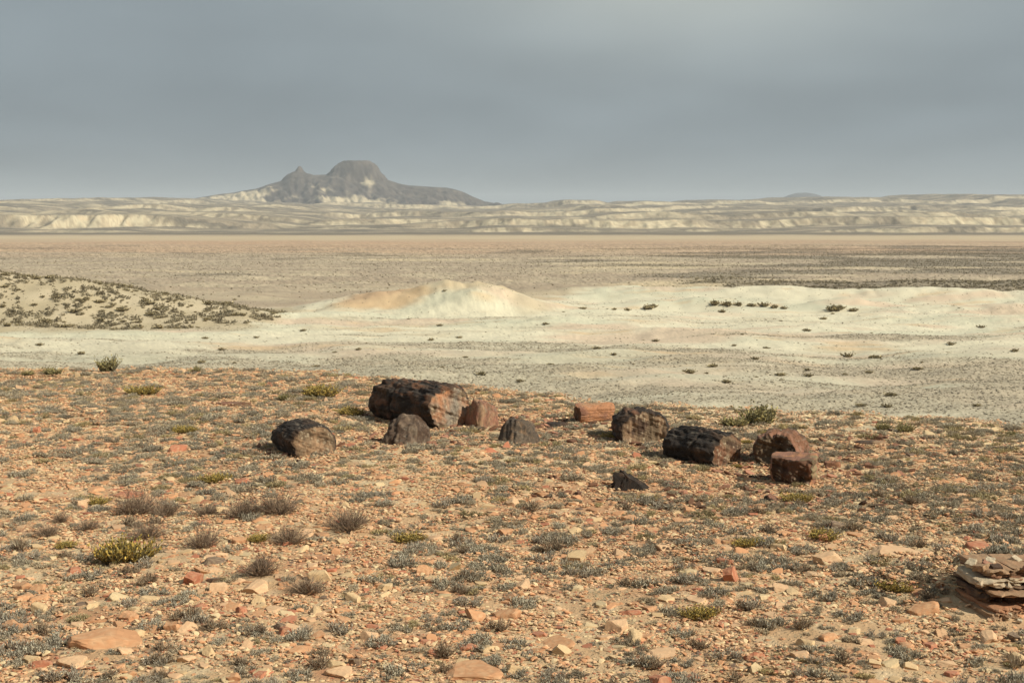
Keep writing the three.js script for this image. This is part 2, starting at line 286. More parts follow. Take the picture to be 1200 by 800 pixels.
// ------------------------------------------------------------------ the flat-topped mountain and a faint hill far behind
{
  const D0 = 9000, mx = px => (px - 600) / F * D0, my = py => EYE + (HORIZON - py) / F * D0;
  const skirt = curve([[130, 243], [190, 239], [250, 229], [300, 221.5], [330, 212], [345, 206], [365, 205.5], [385, 205], [396, 203], [440, 206], [455, 211], [480, 217.5], [505, 219], [525, 220], [545, 226], [566, 236], [592, 239.5], [660, 244]]);
  const cap = [{ px: 419, d: 0, top: 188.5, a: 190, b: 150, k0: 0.42, k1: 0.98 }, { px: 352, d: 20, top: 194.5, a: 44, b: 60, k0: 0.15, k1: 1.0 }, { px: 350, d: 10, top: 201, a: 92, b: 90, k0: 0.2, k1: 1.1 }];
  const f = (x, d) => {
    const dd = d - D0, px = x / D0 * F + 600;
    const ridge = my(skirt(px + 5 * noise(x / 130, 2))) ;
    const w = 720 + 260 * noise(x / 500 + 3, 1.1), v = Math.abs(dd) / w, spur = ridged(x / 190 + 0.3 * dd / 190, dd / 420 + 5, 3);
    const low = my(247);
    const fall = v < 1 ? 0.55 * (0.5 + 0.5 * Math.cos(Math.PI * v)) + 0.45 * (1 - v) : 0;
    let h = low + (ridge - low) * fall * (1 - 0.34 * (1 - fall) * spur * 1.2) - 26 * (ridged(x / 75 + 0.2 * dd / 75, dd / 300, 3) - 0.5) * smooth(0.02, 0.3, v) * smooth(1, 0.8, v) + 16 * fbm(x / 150 + 7, dd / 150, 4) * smooth(0, 0.15, v) * smooth(1, 0.7, v);
    // caps
    for (const q of cap) {
      const e = Math.hypot((x - mx(q.px)) / q.a, (dd - q.d) / q.b) * (1 + 0.10 * noise(x / 60 + q.px, dd / 60) + 0.09 * noise(x / 22, dd / 22) + 0.05 * noise(x / 9, dd / 9));
      if (e < 1.8) { const top = my(q.top) - 4 * (0.5 + 0.5 * noise(x / 40, dd / 50)) ; const k = 1 - clamp((e - q.k0) / (q.k1 - q.k0)) ** 1.15; if (top > h) h = lerp(h, top, k); }
    }
    return h - 60 * smooth(0.92, 1.15, v);
  };
  const rows = [], cols = []; for (let i = 0; i <= 210; i++) rows.push(D0 - 1080 + i * 9); for (let i = 0; i <= 330; i++) cols.push(mx(130) + (mx(665) - mx(130)) * i / 330);
  gridMesh('mountain', rows, cols, (r, x) => [x, f(x, r), -r], (x, z, y) => {
    const d = -z, py = HORIZON - (y - EYE) / D0 * F, n = fbm(x / 150 + 2, d / 150, 4), n2 = fbm(x / 60 + 9, d / 60, 3);
    let c = mix(rgb(70, 62, 56), rgb(96, 86, 77), smooth(-0.3, 0.4, n2));
    const spot = (px, at, wx, wd) => Math.exp(-(((x - mx(px)) / wx) ** 2) - (((d - D0 - at) / wd) ** 2));
    const pale = smooth(0.25, 0.6, 0.55 * n + 0.3 * n2 + 0.9 * spot(434, -190, 60, 60) + 0.8 * spot(425, -480, 250, 110) + 0.95 * spot(270, -330, 300, 300) + 0.7 * spot(545, -420, 150, 160) + 0.4 * spot(385, -330, 60, 90));
    return mix(c, rgb(198, 182, 150), pale * 0.8);
  }, M.far);
  const hx = (940 - 600) / F * 16000, r2 = [], c2 = []; for (let i = 0; i <= 30; i++) r2.push(15400 + i * 40); for (let i = 0; i <= 60; i++) c2.push(hx - 700 + i * 1400 / 60);
  gridMesh('distant_hill', r2, c2, (r, x) => { const u = (x - hx) / 330, v = (r - 16000) / 400; return [x, -20 + 158 * Math.exp(-(Math.abs(u) ** 2.6) - v * v) + 8 * fbm(x / 120, r / 120, 3), -r]; }, () => rgb(84, 80, 78), M.far);
}

// ------------------------------------------------------------------ helpers for things
const taken = new Map();
const numbered = n => { const k = taken.get(n) || 0; taken.set(n, k + 1); return k ? `${n}_${String(k).padStart(3, '0')}` : n; };
function tag(o, label, category, group) { o.userData.label = label; o.userData.category = category; if (group) o.userData.group = group; return o; }
function thing(name, label, category, p, turn = 0, group) { const o = new THREE.Group(); o.name = numbered(name); o.position.copy(p); o.rotation.y = turn; scene.add(o); return tag(o, label, category, group); }
function part(name, geometry, material, parent) { const m = new THREE.Mesh(geometry, material); m.name = name; parent.add(shade(m)); return m; }
function wrap(g, s = 0.9) { const p = g.attributes.position, n = g.attributes.normal, u = new Float32Array(p.count * 2); for (let i = 0; i < p.count; i++) { const ax = Math.abs(n.getX(i)), ay = Math.abs(n.getY(i)), az = Math.abs(n.getZ(i)), x = p.getX(i), y = p.getY(i), z = p.getZ(i); if (ay > ax && ay > az) { u[i * 2] = x / s; u[i * 2 + 1] = z / s; } else if (ax > az) { u[i * 2] = z / s; u[i * 2 + 1] = y / s; } else { u[i * 2] = x / s; u[i * 2 + 1] = y / s; } } g.setAttribute('uv', new THREE.BufferAttribute(u, 2)); return g; }
function paint(g, f) { const p = g.attributes.position, c = new Float32Array(p.count * 3); for (let i = 0; i < p.count; i++) { const k = f(p.getX(i), p.getY(i), p.getZ(i), i); c[i * 3] = k[0]; c[i * 3 + 1] = k[1]; c[i * 3 + 2] = k[2]; } g.setAttribute('color', new THREE.BufferAttribute(c, 3)); return g; }
const BLOCKED = [];                                    // footprints of the logs and outcrops: [x, z, radius]
const free = (x, z, m = 0) => BLOCKED.every(([a, b, r]) => (x - a) ** 2 + (z - b) ** 2 > (r + m) ** 2);
const NOTABLE = [];                                    // [x, z, phrase] that labels can refer to

// ------------------------------------------------------------------ petrified logs
const K = { black: rgb(42, 32, 24), umber: rgb(78, 57, 41), rust: rgb(118, 79, 54), grey: rgb(118, 98, 74), ash: rgb(146, 133, 116), tan: rgb(158, 126, 95), orange: rgb(172, 120, 84), pale: rgb(190, 172, 144), redtan: rgb(150, 106, 84), olive: rgb(142, 124, 90) };
// grid over the length and round the section; a = half width, b = half height
function sectionRadius(o, th, t) {
  const c = Math.cos(th), s = Math.sin(th), e = o.square || 2.2;
  const base = 1 / (Math.abs(c / o.a) ** e + Math.abs(s / o.b) ** e) ** (1 / e);
  const zl = t * o.len * (o.iso || 1), lump = 0.20 * fbm3(c * 1.2 + o.seed, s * 1.2, t * o.len * 1.1, 3) + 0.05 * noise3(c * 5 + o.seed, s * 5, zl * 0.9) + 0.035 * noise3(c * 13 + o.seed, s * 13, zl * 1.6) + 0.055 * fbm3(c * 5 + o.seed, s * 5, t * o.len * 4.5, 3) - 0.05 * Math.max(0, ridged(c * 2.1 + s * 1.3 + o.seed, t * o.len * 2.4, 2) - 0.72) * 3;
  let r = base * (1 + lump * (o.rough || 1));
  if (o.flatTop !== undefined && s > 0) { const top = o.flatTop * (1 + 0.07 * noise(t * o.len * 2.2 + o.seed, c * 2.1)); r = Math.min(r, top / Math.max(s, 1e-3)); }
  for (const [at, w, depth] of o.grooves || []) r *= 1 - depth * Math.exp(-(((t - at - 0.03 * noise(th * 2, o.seed)) / w) ** 2));
  for (const [at, w, depth] of o.clefts || []) { let q = Math.abs(th - at); if (q > Math.PI) q = 2 * Math.PI - q; r *= 1 - depth * Math.exp(-((q / w) ** 2)); }
  return r;
}
const skewEnd = (o, side, x, y, q) => side * (0.11 * fbm3(x * 2.2 + o.seed, y * 2.2, side * 3, 3) + 0.03 * fbm3(x * 9, y * 9 + o.seed, 1, 2)) * (o.endRough || 1) + side * (o.lean || 0) * y;
function logGeometry(o) {
  const NT = 176, NL = 96, pos = [], idx = [], v = [];
  for (let j = 0; j <= NL; j++) for (let i = 0; i < NT; i++) {
    const t = j / NL, th = i / NT * Math.PI * 2, taper = 1 - 0.10 * (1 - Math.min(1, Math.min(t, 1 - t) * o.len / 0.16)) ** 2;
    const r = sectionRadius(o, th, t) * taper, x = r * Math.cos(th), y = r * Math.sin(th);
    const z = (t - 0.5) * o.len + (t > 0.5 ? skewEnd(o, 1, x, y) * smooth(0.5, 1, t) : skewEnd(o, -1, x, y) * smooth(0.5, 0, t));
    pos.push(x, y, z); v.push([th, t]);
  }
  for (let j = 0; j < NL; j++) for (let i = 0; i < NT; i++) { const a = j * NT + i, b = j * NT + (i + 1) % NT; idx.push(a, b, a + NT, b, b + NT, a + NT); }
  const g = new THREE.BufferGeometry(); g.setAttribute('position', new THREE.Float32BufferAttribute(pos, 3)); g.setIndex(idx); g.computeVertexNormals();
  { const u = new Float32Array(v.length * 2); v.forEach(([th, t], i) => { const m = Math.abs(th - Math.PI); u[i * 2] = m * o.a / 0.9; u[i * 2 + 1] = t * o.len / 2.4; }); g.setAttribute('uv', new THREE.BufferAttribute(u, 2)); }
  return paint(g, (x, y, z, i) => o.bark(x, y, z, v[i][0], v[i][1]));
}
function endGeometry(o, side) {
  const NT = 176, NR = 40, pos = [], idx = [], v = [], t = side > 0 ? 1 : 0;
  for (let j = 0; j <= NR; j++) for (let i = 0; i < NT; i++) {
    const q = j / NR, th = i / NT * Math.PI * 2, r = sectionRadius(o, th, t) * 0.902 * q, x = r * Math.cos(th), y = r * Math.sin(th);
    const bulge = (1 - q) * 0 + 0.03 * fbm3(x * 5 + o.seed * 2, y * 5, 2, 3) * smooth(1, 0.9, q) * (o.endRough || 1) - (o.hollow || 0) * smooth(0.8, 0.3, q + 0.15 * noise(th * 1.5, o.seed));
    pos.push(x, y, side * o.len / 2 + skewEnd(o, side, x, y) + side * bulge); v.push([q + 0.10 * fbm3(x * 3 + o.seed, y * 3, 5, 3), th]);
  }
  for (let j = 0; j < NR; j++) for (let i = 0; i < NT; i++) { const a = j * NT + i, b = j * NT + (i + 1) % NT; idx.push(a, b, a + NT, b, b + NT, a + NT); }
  const g = new THREE.BufferGeometry(); g.setAttribute('position', new THREE.Float32BufferAttribute(pos, 3)); g.setIndex(idx); g.computeVertexNormals();
  { const u = new Float32Array(v.length * 2); for (let i = 0; i < v.length; i++) { u[i * 2] = pos[i * 3] / 0.9; u[i * 2 + 1] = pos[i * 3 + 1] / 0.9; } g.setAttribute('uv', new THREE.BufferAttribute(u, 2)); }
  return paint(g, (x, y, z, i) => o.end(x, y, v[i][0], v[i][1]));
}
const speck = (s, x, y, z, f = 9) => fbm3(x * f + s, y * f, z * f, 3);
function barkTone(seed, main, second, third, light = 0.3) {
  return (x, y, z, th, t) => {
    let c = mix(main, second, smooth(-0.1, 0.3, speck(seed, x, y, z, 2.2)));
    c = mix(c, third, smooth(0.05, 0.4, speck(seed + 4, x, y, z * 0.5, 4.5)) * 0.75);
    c = mix(c, K.ash, light * smooth(0.2, 0.4, speck(seed + 9, x, y, z * 0.4, 11)));       // scattered pale ash flecks
    return times(c, 0.75 + 0.5 * speckle(th * 7 + seed, t * 13));
  };
}
function rockTone(seed, main, second, third, light = 0.3) {
  return (x, y, z) => {
    let c = mix(main, second, smooth(-0.12, 0.25, speck(seed, x, y, z, 3)));
    c = mix(c, third, smooth(0.0, 0.35, speck(seed + 4, x, y, z, 6)) * 0.8);
    c = mix(c, K.ash, light * smooth(0.15, 0.4, speck(seed + 9, x, y, z, 14)));
    return times(c, 0.72 + 0.56 * speckle(x * 57 + seed, y * 31 + z * 47));
  };
}
function endTone(seed, a, b, c, ringy = 0.4) {
  return (x, y, q, th) => {
    let k = mix(a, b, smooth(-0.25, 0.3, speck(seed, x, y, 0, 1.8)));
    k = mix(k, c, smooth(0.0, 0.35, speck(seed + 3, x, y, 2, 3.2)));
    k = mix(k, K.umber, ringy * smooth(0.35, 0.9, 0.5 + 0.5 * Math.sin(q * 26 + 2 * speck(seed, x, y, 1, 2))));
    k = mix(k, K.umber, 0.75 * smooth(0.9, 1.0, q));                                        // dark rind
    k = mix(k, K.pale, 0.5 * smooth(0.26, 0.4, speck(seed + 7, x, y, 3, 12)));
    return times(k, 0.85 + 0.3 * speckle(x * 31 + seed, y * 17));
  };
}
// px, py: foot of the visible end in the photo
function log(label, phrase, px, py, o, name = 'petrified_log') {
  const yaw = o.yaw * D2R, u = new THREE.Vector3(Math.sin(yaw), 0, Math.cos(yaw)), foot = groundAt(px, py), c = foot.clone().addScaledVector(u, -o.len / 2);
  c.y = (H(c.x, c.z) + foot.y) / 2;
  const g = thing(name, label, 'petrified log', c, yaw, 'petrified logs on the terrace');
  const lift = o.b * (1 - o.bury * 2);
  const bark = part('bark', logGeometry(o), M.bark, g); bark.position.y = lift; bark.rotation.z = o.roll || 0;
  for (const s of [1, -1]) { const e = part('broken_end', endGeometry(o, s), M.wood, g); e.position.y = lift; e.rotation.z = o.roll || 0; }
  BLOCKED.push([c.x, c.z, Math.max(o.len / 2, o.a) * 0.86]); if (o.len > 1.6) for (const s of [-1, 1]) BLOCKED.push([c.x + u.x * s * o.len * 0.28, c.z + u.z * s * o.len * 0.28, o.a * 0.95]);
  NOTABLE.push([c.x, c.z, phrase]);
  return g;
}
log('long black cracked petrified log with a ringed grey and orange broken end', 'the long cracked log', 529, 500, { yaw: 40, len: 2.75, a: 0.78, b: 0.57, bury: 0.07, seed: 3, iso: 2.2, square: 2.5, grooves: [[0.36, 0.018, 0.12], [0.14, 0.03, 0.06]], lean: -0.10,
  bark: barkTone(3, K.black, K.umber, K.rust, 0.25), end: endTone(3, times(K.ash, 0.82), K.orange, K.grey, 0.22), rough: 1.2, endRough: 1.3 });
log('short dark petrified log with streaky bark and rounded grey brown end', 'the short streaky log', 368, 534, { yaw: 30, len: 1.25, a: 0.60, b: 0.44, bury: 0.2, seed: 11, bark: barkTone(11, K.black, K.umber, K.black, 0.5), end: endTone(11, K.grey, K.tan, times(K.grey, 0.8), 0.3) });
log('black rough petrified log ending in a brown notched face', 'the black notched log', 853, 544, { yaw: 44, len: 1.5, a: 0.58, b: 0.43, bury: 0.18, seed: 19, iso: 5, rough: 1.1, grooves: [[0.62, 0.025, 0.13]], clefts: [[1.75, 0.12, 0.13]], bark: barkTone(19, times(K.black, 0.7), K.black, K.umber, 0.3), end: endTone(19, K.grey, K.rust, K.umber, 0.3) });
log('round brown petrified stump with a vertical crack down its broken face', 'the round cracked stump', 757, 518, { yaw: 14, len: 0.85, a: 0.66, b: 0.50, bury: 0.21, seed: 27, iso: 4, clefts: [[1.0, 0.06, 0.14]], bark: barkTone(27, K.black, K.umber, K.rust, 0.15), end: endTone(27, times(K.grey, 0.85), times(K.tan, 0.8), K.umber, 0.12), endRough: 1.2 });
log('hollowed dark petrified log with a notched rim and reddish flank', 'the hollowed log', 909, 546, { yaw: -24, len: 0.95, a: 0.54, b: 0.46, bury: 0.2, seed: 35, iso: 4, hollow: 0.12, clefts: [[1.75, 0.10, 0.2]], bark: barkTone(35, K.rust, K.umber, K.redtan, 0.3), end: endTone(35, K.umber, times(K.grey, 0.7), K.black, 0.3), endRough: 2.4 });
log('flat topped reddish petrified log block with furrowed dark end', 'the flat topped log block', 927, 568, { yaw: -18, len: 0.95, a: 0.48, b: 0.44, bury: 0.14, seed: 43, iso: 2, square: 3.2, flatTop: 0.24, clefts: [[0.15, 0.1, 0.06]], bark: (x, y, z, th, t) => { let c = mix(K.redtan, K.orange, smooth(-0.1, 0.3, speck(43, x, y, z, 3))); if (x > 0.2) c = mix(c, K.olive, smooth(-0.1, 0.2, speck(5, x, y, z, 2.2) + 0.1)); return times(mix(c, K.umber, 0.6 * smooth(0.1, 0.3, speck(47, x, y, z * 0.4, 6))), 0.9); }, end: endTone(43, K.umber, times(K.rust, 0.8), K.rust, 0.1), endRough: 2.6 });
log('small orange petrified log section with dark left end', 'the small orange log section', 676, 495, { yaw: -72, len: 1.0, a: 0.27, b: 0.26, bury: 0.06, seed: 51, square: 3, bark: barkTone(51, K.orange, K.redtan, K.tan, 0.25), end: endTone(51, K.rust, K.umber, K.rust, 0.2) });

// half-buried boulders of petrified wood: an uneven, faceted dome
function boulderGeometry(w, h, dep, seed, tone, opt = {}) {
  let g = new THREE.IcosahedronGeometry(1, 22); g.deleteAttribute('uv'); g.deleteAttribute('normal'); g = mergeVertices(g, 1e-4);
  const p = g.attributes.position;
  for (let i = 0; i < p.count; i++) {
    let x = p.getX(i), y = p.getY(i), z = p.getZ(i);
    let r = 1 + 0.24 * fbm3(x * 1.2 + seed, y * 1.2, z * 1.2, 3) + 0.12 * fbm3(x * 4 + seed, y * 4, z * 4, 3) + 0.03 * fbm3(x * 13 + seed, y * 13, z * 13, 2);
    r *= 1 - (opt.crack || 0) * Math.exp(-(((x * 0.9 + z * 0.3 - (opt.crackAt || 0) + 0.12 * noise(y * 3, seed)) / 0.05) ** 2));
    if (opt.jag) r *= 1 + opt.jag * (Math.abs(noise3(x * 2.4 + seed, y * 1.2, z * 2.4)) - 0.3);
    x *= r; y *= r; z *= r;
    for (const [nx, ny, nz, dd] of opt.cuts || []) { const q = x * nx + y * ny + z * nz - dd * (1 + 0.16 * fbm(x * 2.6 + seed, z * 2.6 + y * 2.2, 3)); if (q > 0) { x -= q * nx * 0.94; y -= q * ny * 0.94; z -= q * nz * 0.94; } }
    p.setXYZ(i, x * w / 2, y * h, z * dep / 2);
  }
  g.computeVertexNormals(); wrap(g);
  return paint(g, (x, y, z) => tone(x, y, z, x * 3, z * 3));
}
function boulder(label, phrase, px, py, w, h, dep, seed, tone, opt = {}, name = 'petrified_boulder', category = 'boulder') {
  const foot = groundAt(px, py), c = foot.clone(); c.z -= dep * 0.42; c.y = H(c.x, c.z) - 0.02 - (h > 0.4 ? 0.28 * h : 0);
  const m = new THREE.Mesh(boulderGeometry(h > 0.4 ? w * 1.06 : w, h > 0.4 ? h * 1.26 : h, dep, seed, tone, opt), M.bark); m.name = numbered(name); m.position.copy(c); m.rotation.y = opt.turn || 0; scene.add(shade(m));
  tag(m, label, category, opt.group || 'petrified boulders on the terrace'); BLOCKED.push([c.x, c.z, Math.max(w, dep) * 0.46]); if (phrase) NOTABLE.push([c.x, c.z, phrase]);
  return m;
}
const S = Math.SQRT1_2;
boulder('purplish grey domed boulder in front of the long black cracked log', 'the grey domed boulder', 475, 521, 1.2, 0.66, 0.9, 61, rockTone(61, rgb(94, 76, 62), K.umber, rgb(132, 112, 92), 0.5), { cuts: [[0.45, 0.2, 0.87, 0.86]] });
boulder('low grey brown rounded boulder standing alone on the gravel', 'the low rounded boulder', 608, 521, 1.02, 0.60, 0.8, 67, rockTone(67, rgb(98, 84, 70), rgb(78, 66, 56), rgb(132, 104, 78), 0.25), { cuts: [[0.5, 0.3, 0.8, 0.85], [-0.6, 0.6, 0.5, 0.86]] });
boulder('jagged black pointed stump fragment on bare orange gravel', 'the jagged black stump', 744, 576, 0.95, 0.5, 0.42, 79, rockTone(79, K.black, times(K.black, 0.75), K.umber, 0.1), { jag: 0.55, cuts: [[0.5, 0.86, 0.1, 0.5], [0, 0.2, 0.97, 0.6]] });
boulder('small blocky red fragment behind the flat topped log block', null, 977, 548, 0.44, 0.19, 0.28, 83, rockTone(83, K.rust, K.redtan, K.orange, 0.2), { cuts: [[0, 1, 0, 0.7], [0, 0, 1, 0.7], [1, 0, 0, 0.8], [-1, 0, 0, 0.8]] });
boulder('flat dark slab fragment lying by the small orange log section', null, 652, 500, 0.72, 0.15, 0.5, 87, rockTone(87, K.black, K.umber, K.black, 0.3), { cuts: [[0, 1, 0, 0.7]] });
boulder('small dark wedge of bark below the hollowed log', null, 905, 587, 0.3, 0.16, 0.2, 91, rockTone(91, K.umber, K.black, K.redtan, 0.2), { jag: 0.4, cuts: [[0.4, 0.8, 0.4, 0.6]] });
boulder('dark brown flat slab on the pale stony rim', 'the dark flat slab on the rim', 1022, 522, 0.78, 0.13, 0.5, 95, rockTone(95, K.umber, K.tan, K.umber, 0.3), { cuts: [[0, 1, 0, 0.6]] });
boulder('long low reddish brown ledge among grey shrubs', 'the long low ledge', 268, 476, 1.35, 0.16, 0.5, 99, rockTone(99, K.rust, K.redtan, K.grey, 0.4), { cuts: [[0, 1, 0, 0.55]], turn: -0.12 }, 'rock_ledge', 'ledge');
{ // bark chips scattered in the clearing by the stump
  const r = rng(404);
  for (let i = 0; i < 5; i++) boulder('thin dark chip lying near the black notched log', null, 790 + r() * 100, 552 + r() * 22, 0.16 + 0.12 * r(), 0.05, 0.14, 110 + i, barkTone(100 + i, K.rust, K.umber, K.black, 0.1), { cuts: [[0, 1, 0, 0.6]], group: 'dark chips by the notched log' }, 'bark_chip', 'chip');
}

// ------------------------------------------------------------------ layered outcrop at the edge: broken beds of sandstone, block by block
function blockGeometry(w, h, dep, seed, tone) {
  const g0 = new THREE.BoxGeometry(1, 1, 1, 9, 4, 6); g0.deleteAttribute('uv'); g0.deleteAttribute('normal'); let g = mergeVertices(g0, 1e-4); const p = g.attributes.position;
  for (let i = 0; i < p.count; i++) {
    let x = p.getX(i), y = p.getY(i), z = p.getZ(i); const ex = Math.abs(x) > 0.49, ey = Math.abs(y) > 0.49, ez = Math.abs(z) > 0.49, edges = ex + ey + ez;
    const k = edges > 1 ? 0.965 - 0.07 * Math.abs(noise3(x * 5 + seed, y * 5, z * 5)) : 1;
    const nx = 0.10 * fbm3(y * 2 + seed, z * 3.4, 1 + x, 2), nz = 0.13 * fbm3(x * 3.4 + seed, y * 2, 7 + z, 3), step = ez && z > 0 ? 0.07 * Math.round(1.6 * noise(x * 4 + seed, Math.round(y * 3) * 2.3)) : 0;
    p.setXYZ(i, (x * k + nx) * w, (y * k + 0.09 * fbm3(x * 2 + seed, z * 2, 3, 2)) * h, (z * k + nz + step) * dep);
  }
  g = g.toNonIndexed(); g.computeVertexNormals(); wrap(g); return paint(g, tone);
}
boulder('reddish tan split slab standing against the end of the long cracked log', null, 566, 500, 0.94, 0.84, 0.8, 73, rockTone(73, K.redtan, K.tan, K.grey, 0.4), { cuts: [[0.35, 0.1, 0.93, 0.78], [-0.95, 0.05, 0.3, 0.72], [0.2, 0.98, 0, 0.80], [0.95, 0.2, 0.1, 0.8]], turn: 0.25 }, 'petrified_boulder', 'boulder');
{
  const foot = groundAt(1172, 722), c = foot.clone(); c.x = foot.x + 0.60; c.z -= 0.55; c.y = foot.y - 0.05;
  const g = thing('layered_outcrop', 'low ledge of stacked brown and tan sandstone beds with undercut gaps', 'rock outcrop', c, 0.10);
  const r = rng(909); let y = 0;
  const beds = [[0.12, K.tan, 0.08], [0.07, K.orange, 0.0], [0.13, K.umber, -0.10], [0.06, K.tan, 0.05], [0.05, K.umber, -0.04], [0.09, K.pale, 0.03], [0.06, K.rust, -0.06], [0.08, K.tan, -0.01]];
  beds.forEach(([t, tone, out], i) => {
    let x = -0.92 + 0.05 * i * r() + (r() - 0.5) * 0.16 - out * 0.6; const end = 1.1;
    while (x < end) {
      const w = 0.26 + 0.5 * r(), dep = 0.95 + 0.2 * r() - i * 0.02, seed = 300 + i * 17 + x * 9;
      if (r() > 0.07) {
        const b = part('rock_block', blockGeometry(w * 1.02, t * 1.1, dep, seed, (px, py, pz) => times(mix(tone, mix(K.tan, K.orange, smooth(-0.2, 0.3, speck(seed, px, py, pz, 3))), 0.5 * smooth(-0.15, 0.25, speck(seed * 3, px, py * 3, pz, 6))), 0.78 + 0.4 * speckle(px + i, pz))), M.wood, g);
        b.position.set(x + w / 2, y + t / 2, out + (r() - 0.5) * 0.13 - i * 0.035 + 0.22 * (x > 0 ? -x * 0.3 : 0)); b.rotation.set((r() - 0.5) * 0.05, (r() - 0.5) * 0.16, -0.02 + (r() - 0.5) * 0.05);
      }
      x += w;
    }
    y += t * 0.95;
  });
  // rubble lying on top and tumbled at the foot
  for (let i = 0; i < 26; i++) { const w = 0.06 + 0.14 * r(), top = i < 14, b = part('rubble', blockGeometry(w, w * 0.45, w * 0.8, 700 + i, (px, py, pz) => times([K.tan, K.pale, K.redtan, K.umber][i % 4], 0.8 + 0.4 * speckle(px, pz + i))), M.wood, g); b.position.set(-0.85 + 1.7 * r(), top ? y + 0.01 : 0.07, top ? -0.35 + 0.6 * r() : 0.5 + 0.3 * r()); b.rotation.set(r() * 0.4, r() * 6.28, r() * 0.4); }
  BLOCKED.push([c.x, c.z, 0.85], [c.x - 0.5, c.z + 0.1, 0.6], [c.x + 0.5, c.z, 0.7]); NOTABLE.push([c.x, c.z, 'the layered sandstone outcrop']);
}

// ------------------------------------------------------------------ stones: flat angular pieces of sandstone
const STONE_TONES = [
  ['orange', rgb(180, 132, 94), 0.32], ['pale orange', rgb(192, 155, 119), 0.27], ['rust red', rgb(164, 104, 76), 0.12], ['cream', rgb(190, 166, 128), 0.08], ['buff', rgb(190, 160, 120), 0.17], ['dark brown', rgb(104, 84, 68), 0.06],
];
// a broken flake: a ball cut by random planes, pressed flat, its faces left slightly uneven
function stoneGeometry(seed, flat, detail = 3) {
  const r = rng(seed * 7 + 3); let g = new THREE.IcosahedronGeometry(1, detail); g.deleteAttribute('uv'); g.deleteAttribute('normal'); g = mergeVertices(g, 1e-4);
  const p = g.attributes.position, cuts = [], k = 5 + Math.floor(r() * 3), a0 = r() * 6.28;
  for (let i = 0; i < k; i++) { const a = a0 + (i + (r() - 0.5) * 0.7) / k * 6.28, e = (r() - 0.4) * 0.8; cuts.push([Math.cos(a) * Math.cos(e), Math.sin(e), Math.sin(a) * Math.cos(e), 0.42 + 0.4 * r()]); }
  for (let i = 0; i < 2; i++) { const a = r() * 6.28, e = 0.18 + 0.3 * r(); cuts.push([Math.cos(a) * Math.sin(e), Math.cos(e), Math.sin(a) * Math.sin(e), 0.42 + 0.25 * r()]); }
  cuts.push([0, -1, 0, 0.5]);
  const stretch = 0.62 + 0.3 * r();
  for (let i = 0; i < p.count; i++) {
    let x = p.getX(i), y = p.getY(i), z = p.getZ(i);
    for (let pass = 0; pass < 2; pass++) for (const [nx, ny, nz, d] of cuts) { const q = x * nx + y * ny + z * nz - d; if (q > 0) { x -= q * nx; y -= q * ny; z -= q * nz; } }
    const w = 1 + 0.09 * fbm3(x * 3 + seed, y * 3, z * 3, 2);
    p.setXYZ(i, x * w * 0.66, y * w * flat * 0.9, z * w * 0.66 * stretch);
  }
  g = g.toNonIndexed(); g.computeVertexNormals(); return g;
}
function facetPaint(g, c, seed) { const n = g.attributes.position.count, r = rng(seed); const t = new Float32Array(n); for (let i = 0; i < n; i += 3) { const v = 0.9 + 0.2 * r(); t[i] = t[i + 1] = t[i + 2] = v; } return paint(g, (x, y, z, i) => times(mix(c, C.cream, 0.25 * smooth(0, 0.3, noise(x * 9 + seed, z * 9 + y * 4))), t[i])); }
// shapes used by the single stones: every shape in every tone
const STONE_SHAPES = [[1, 0.26], [2, 0.20], [3, 0.36], [4, 0.30], [5, 0.62], [6, 0.22], [7, 0.40]];
const stoneLib = STONE_TONES.map(([, c], ti) => STONE_SHAPES.map(([s, f], si) => facetPaint(stoneGeometry(s * 31 + ti * 7, f, 5), c, ti * 100 + si)));
const near = (x, z, reach) => { let best = null, bd = reach; for (const [a, b, p] of NOTABLE) { const q = Math.hypot(x - a, z - b); if (q < bd) { bd = q; best = p; } } return best; };
const where = (x, z) => { const p = near(x, z, 2.6); if (p) return `beside ${p}`; const d = -z, s = d - rim(x); return s > -3 ? 'along the terrace rim' : d > 33 ? 'on the shrubby terrace behind the logs' : d > 26 ? 'on the gravel below the logs' : d > 21 ? 'on the open stony slope' : 'on the stony slope among grey shrubs'; };
function stone(ti, si, x, z, w, tilt, label, group, sink = 0.12, yScale = 1) {
  const m = new THREE.Mesh(stoneLib[ti][si], M.stone); m.name = numbered('sandstone_piece'); m.scale.set(w, w * yScale, w); m.rotation.set(tilt[0], tilt[1], tilt[2]);
  m.position.set(x, H(x, z) + w * STONE_SHAPES[si][1] * (0.22 - sink) * Math.min(yScale, 1.2), z); scene.add(shade(m)); m.userData.category = 'stone'; m.userData.label = label; m.userData.group = group; return m;
}
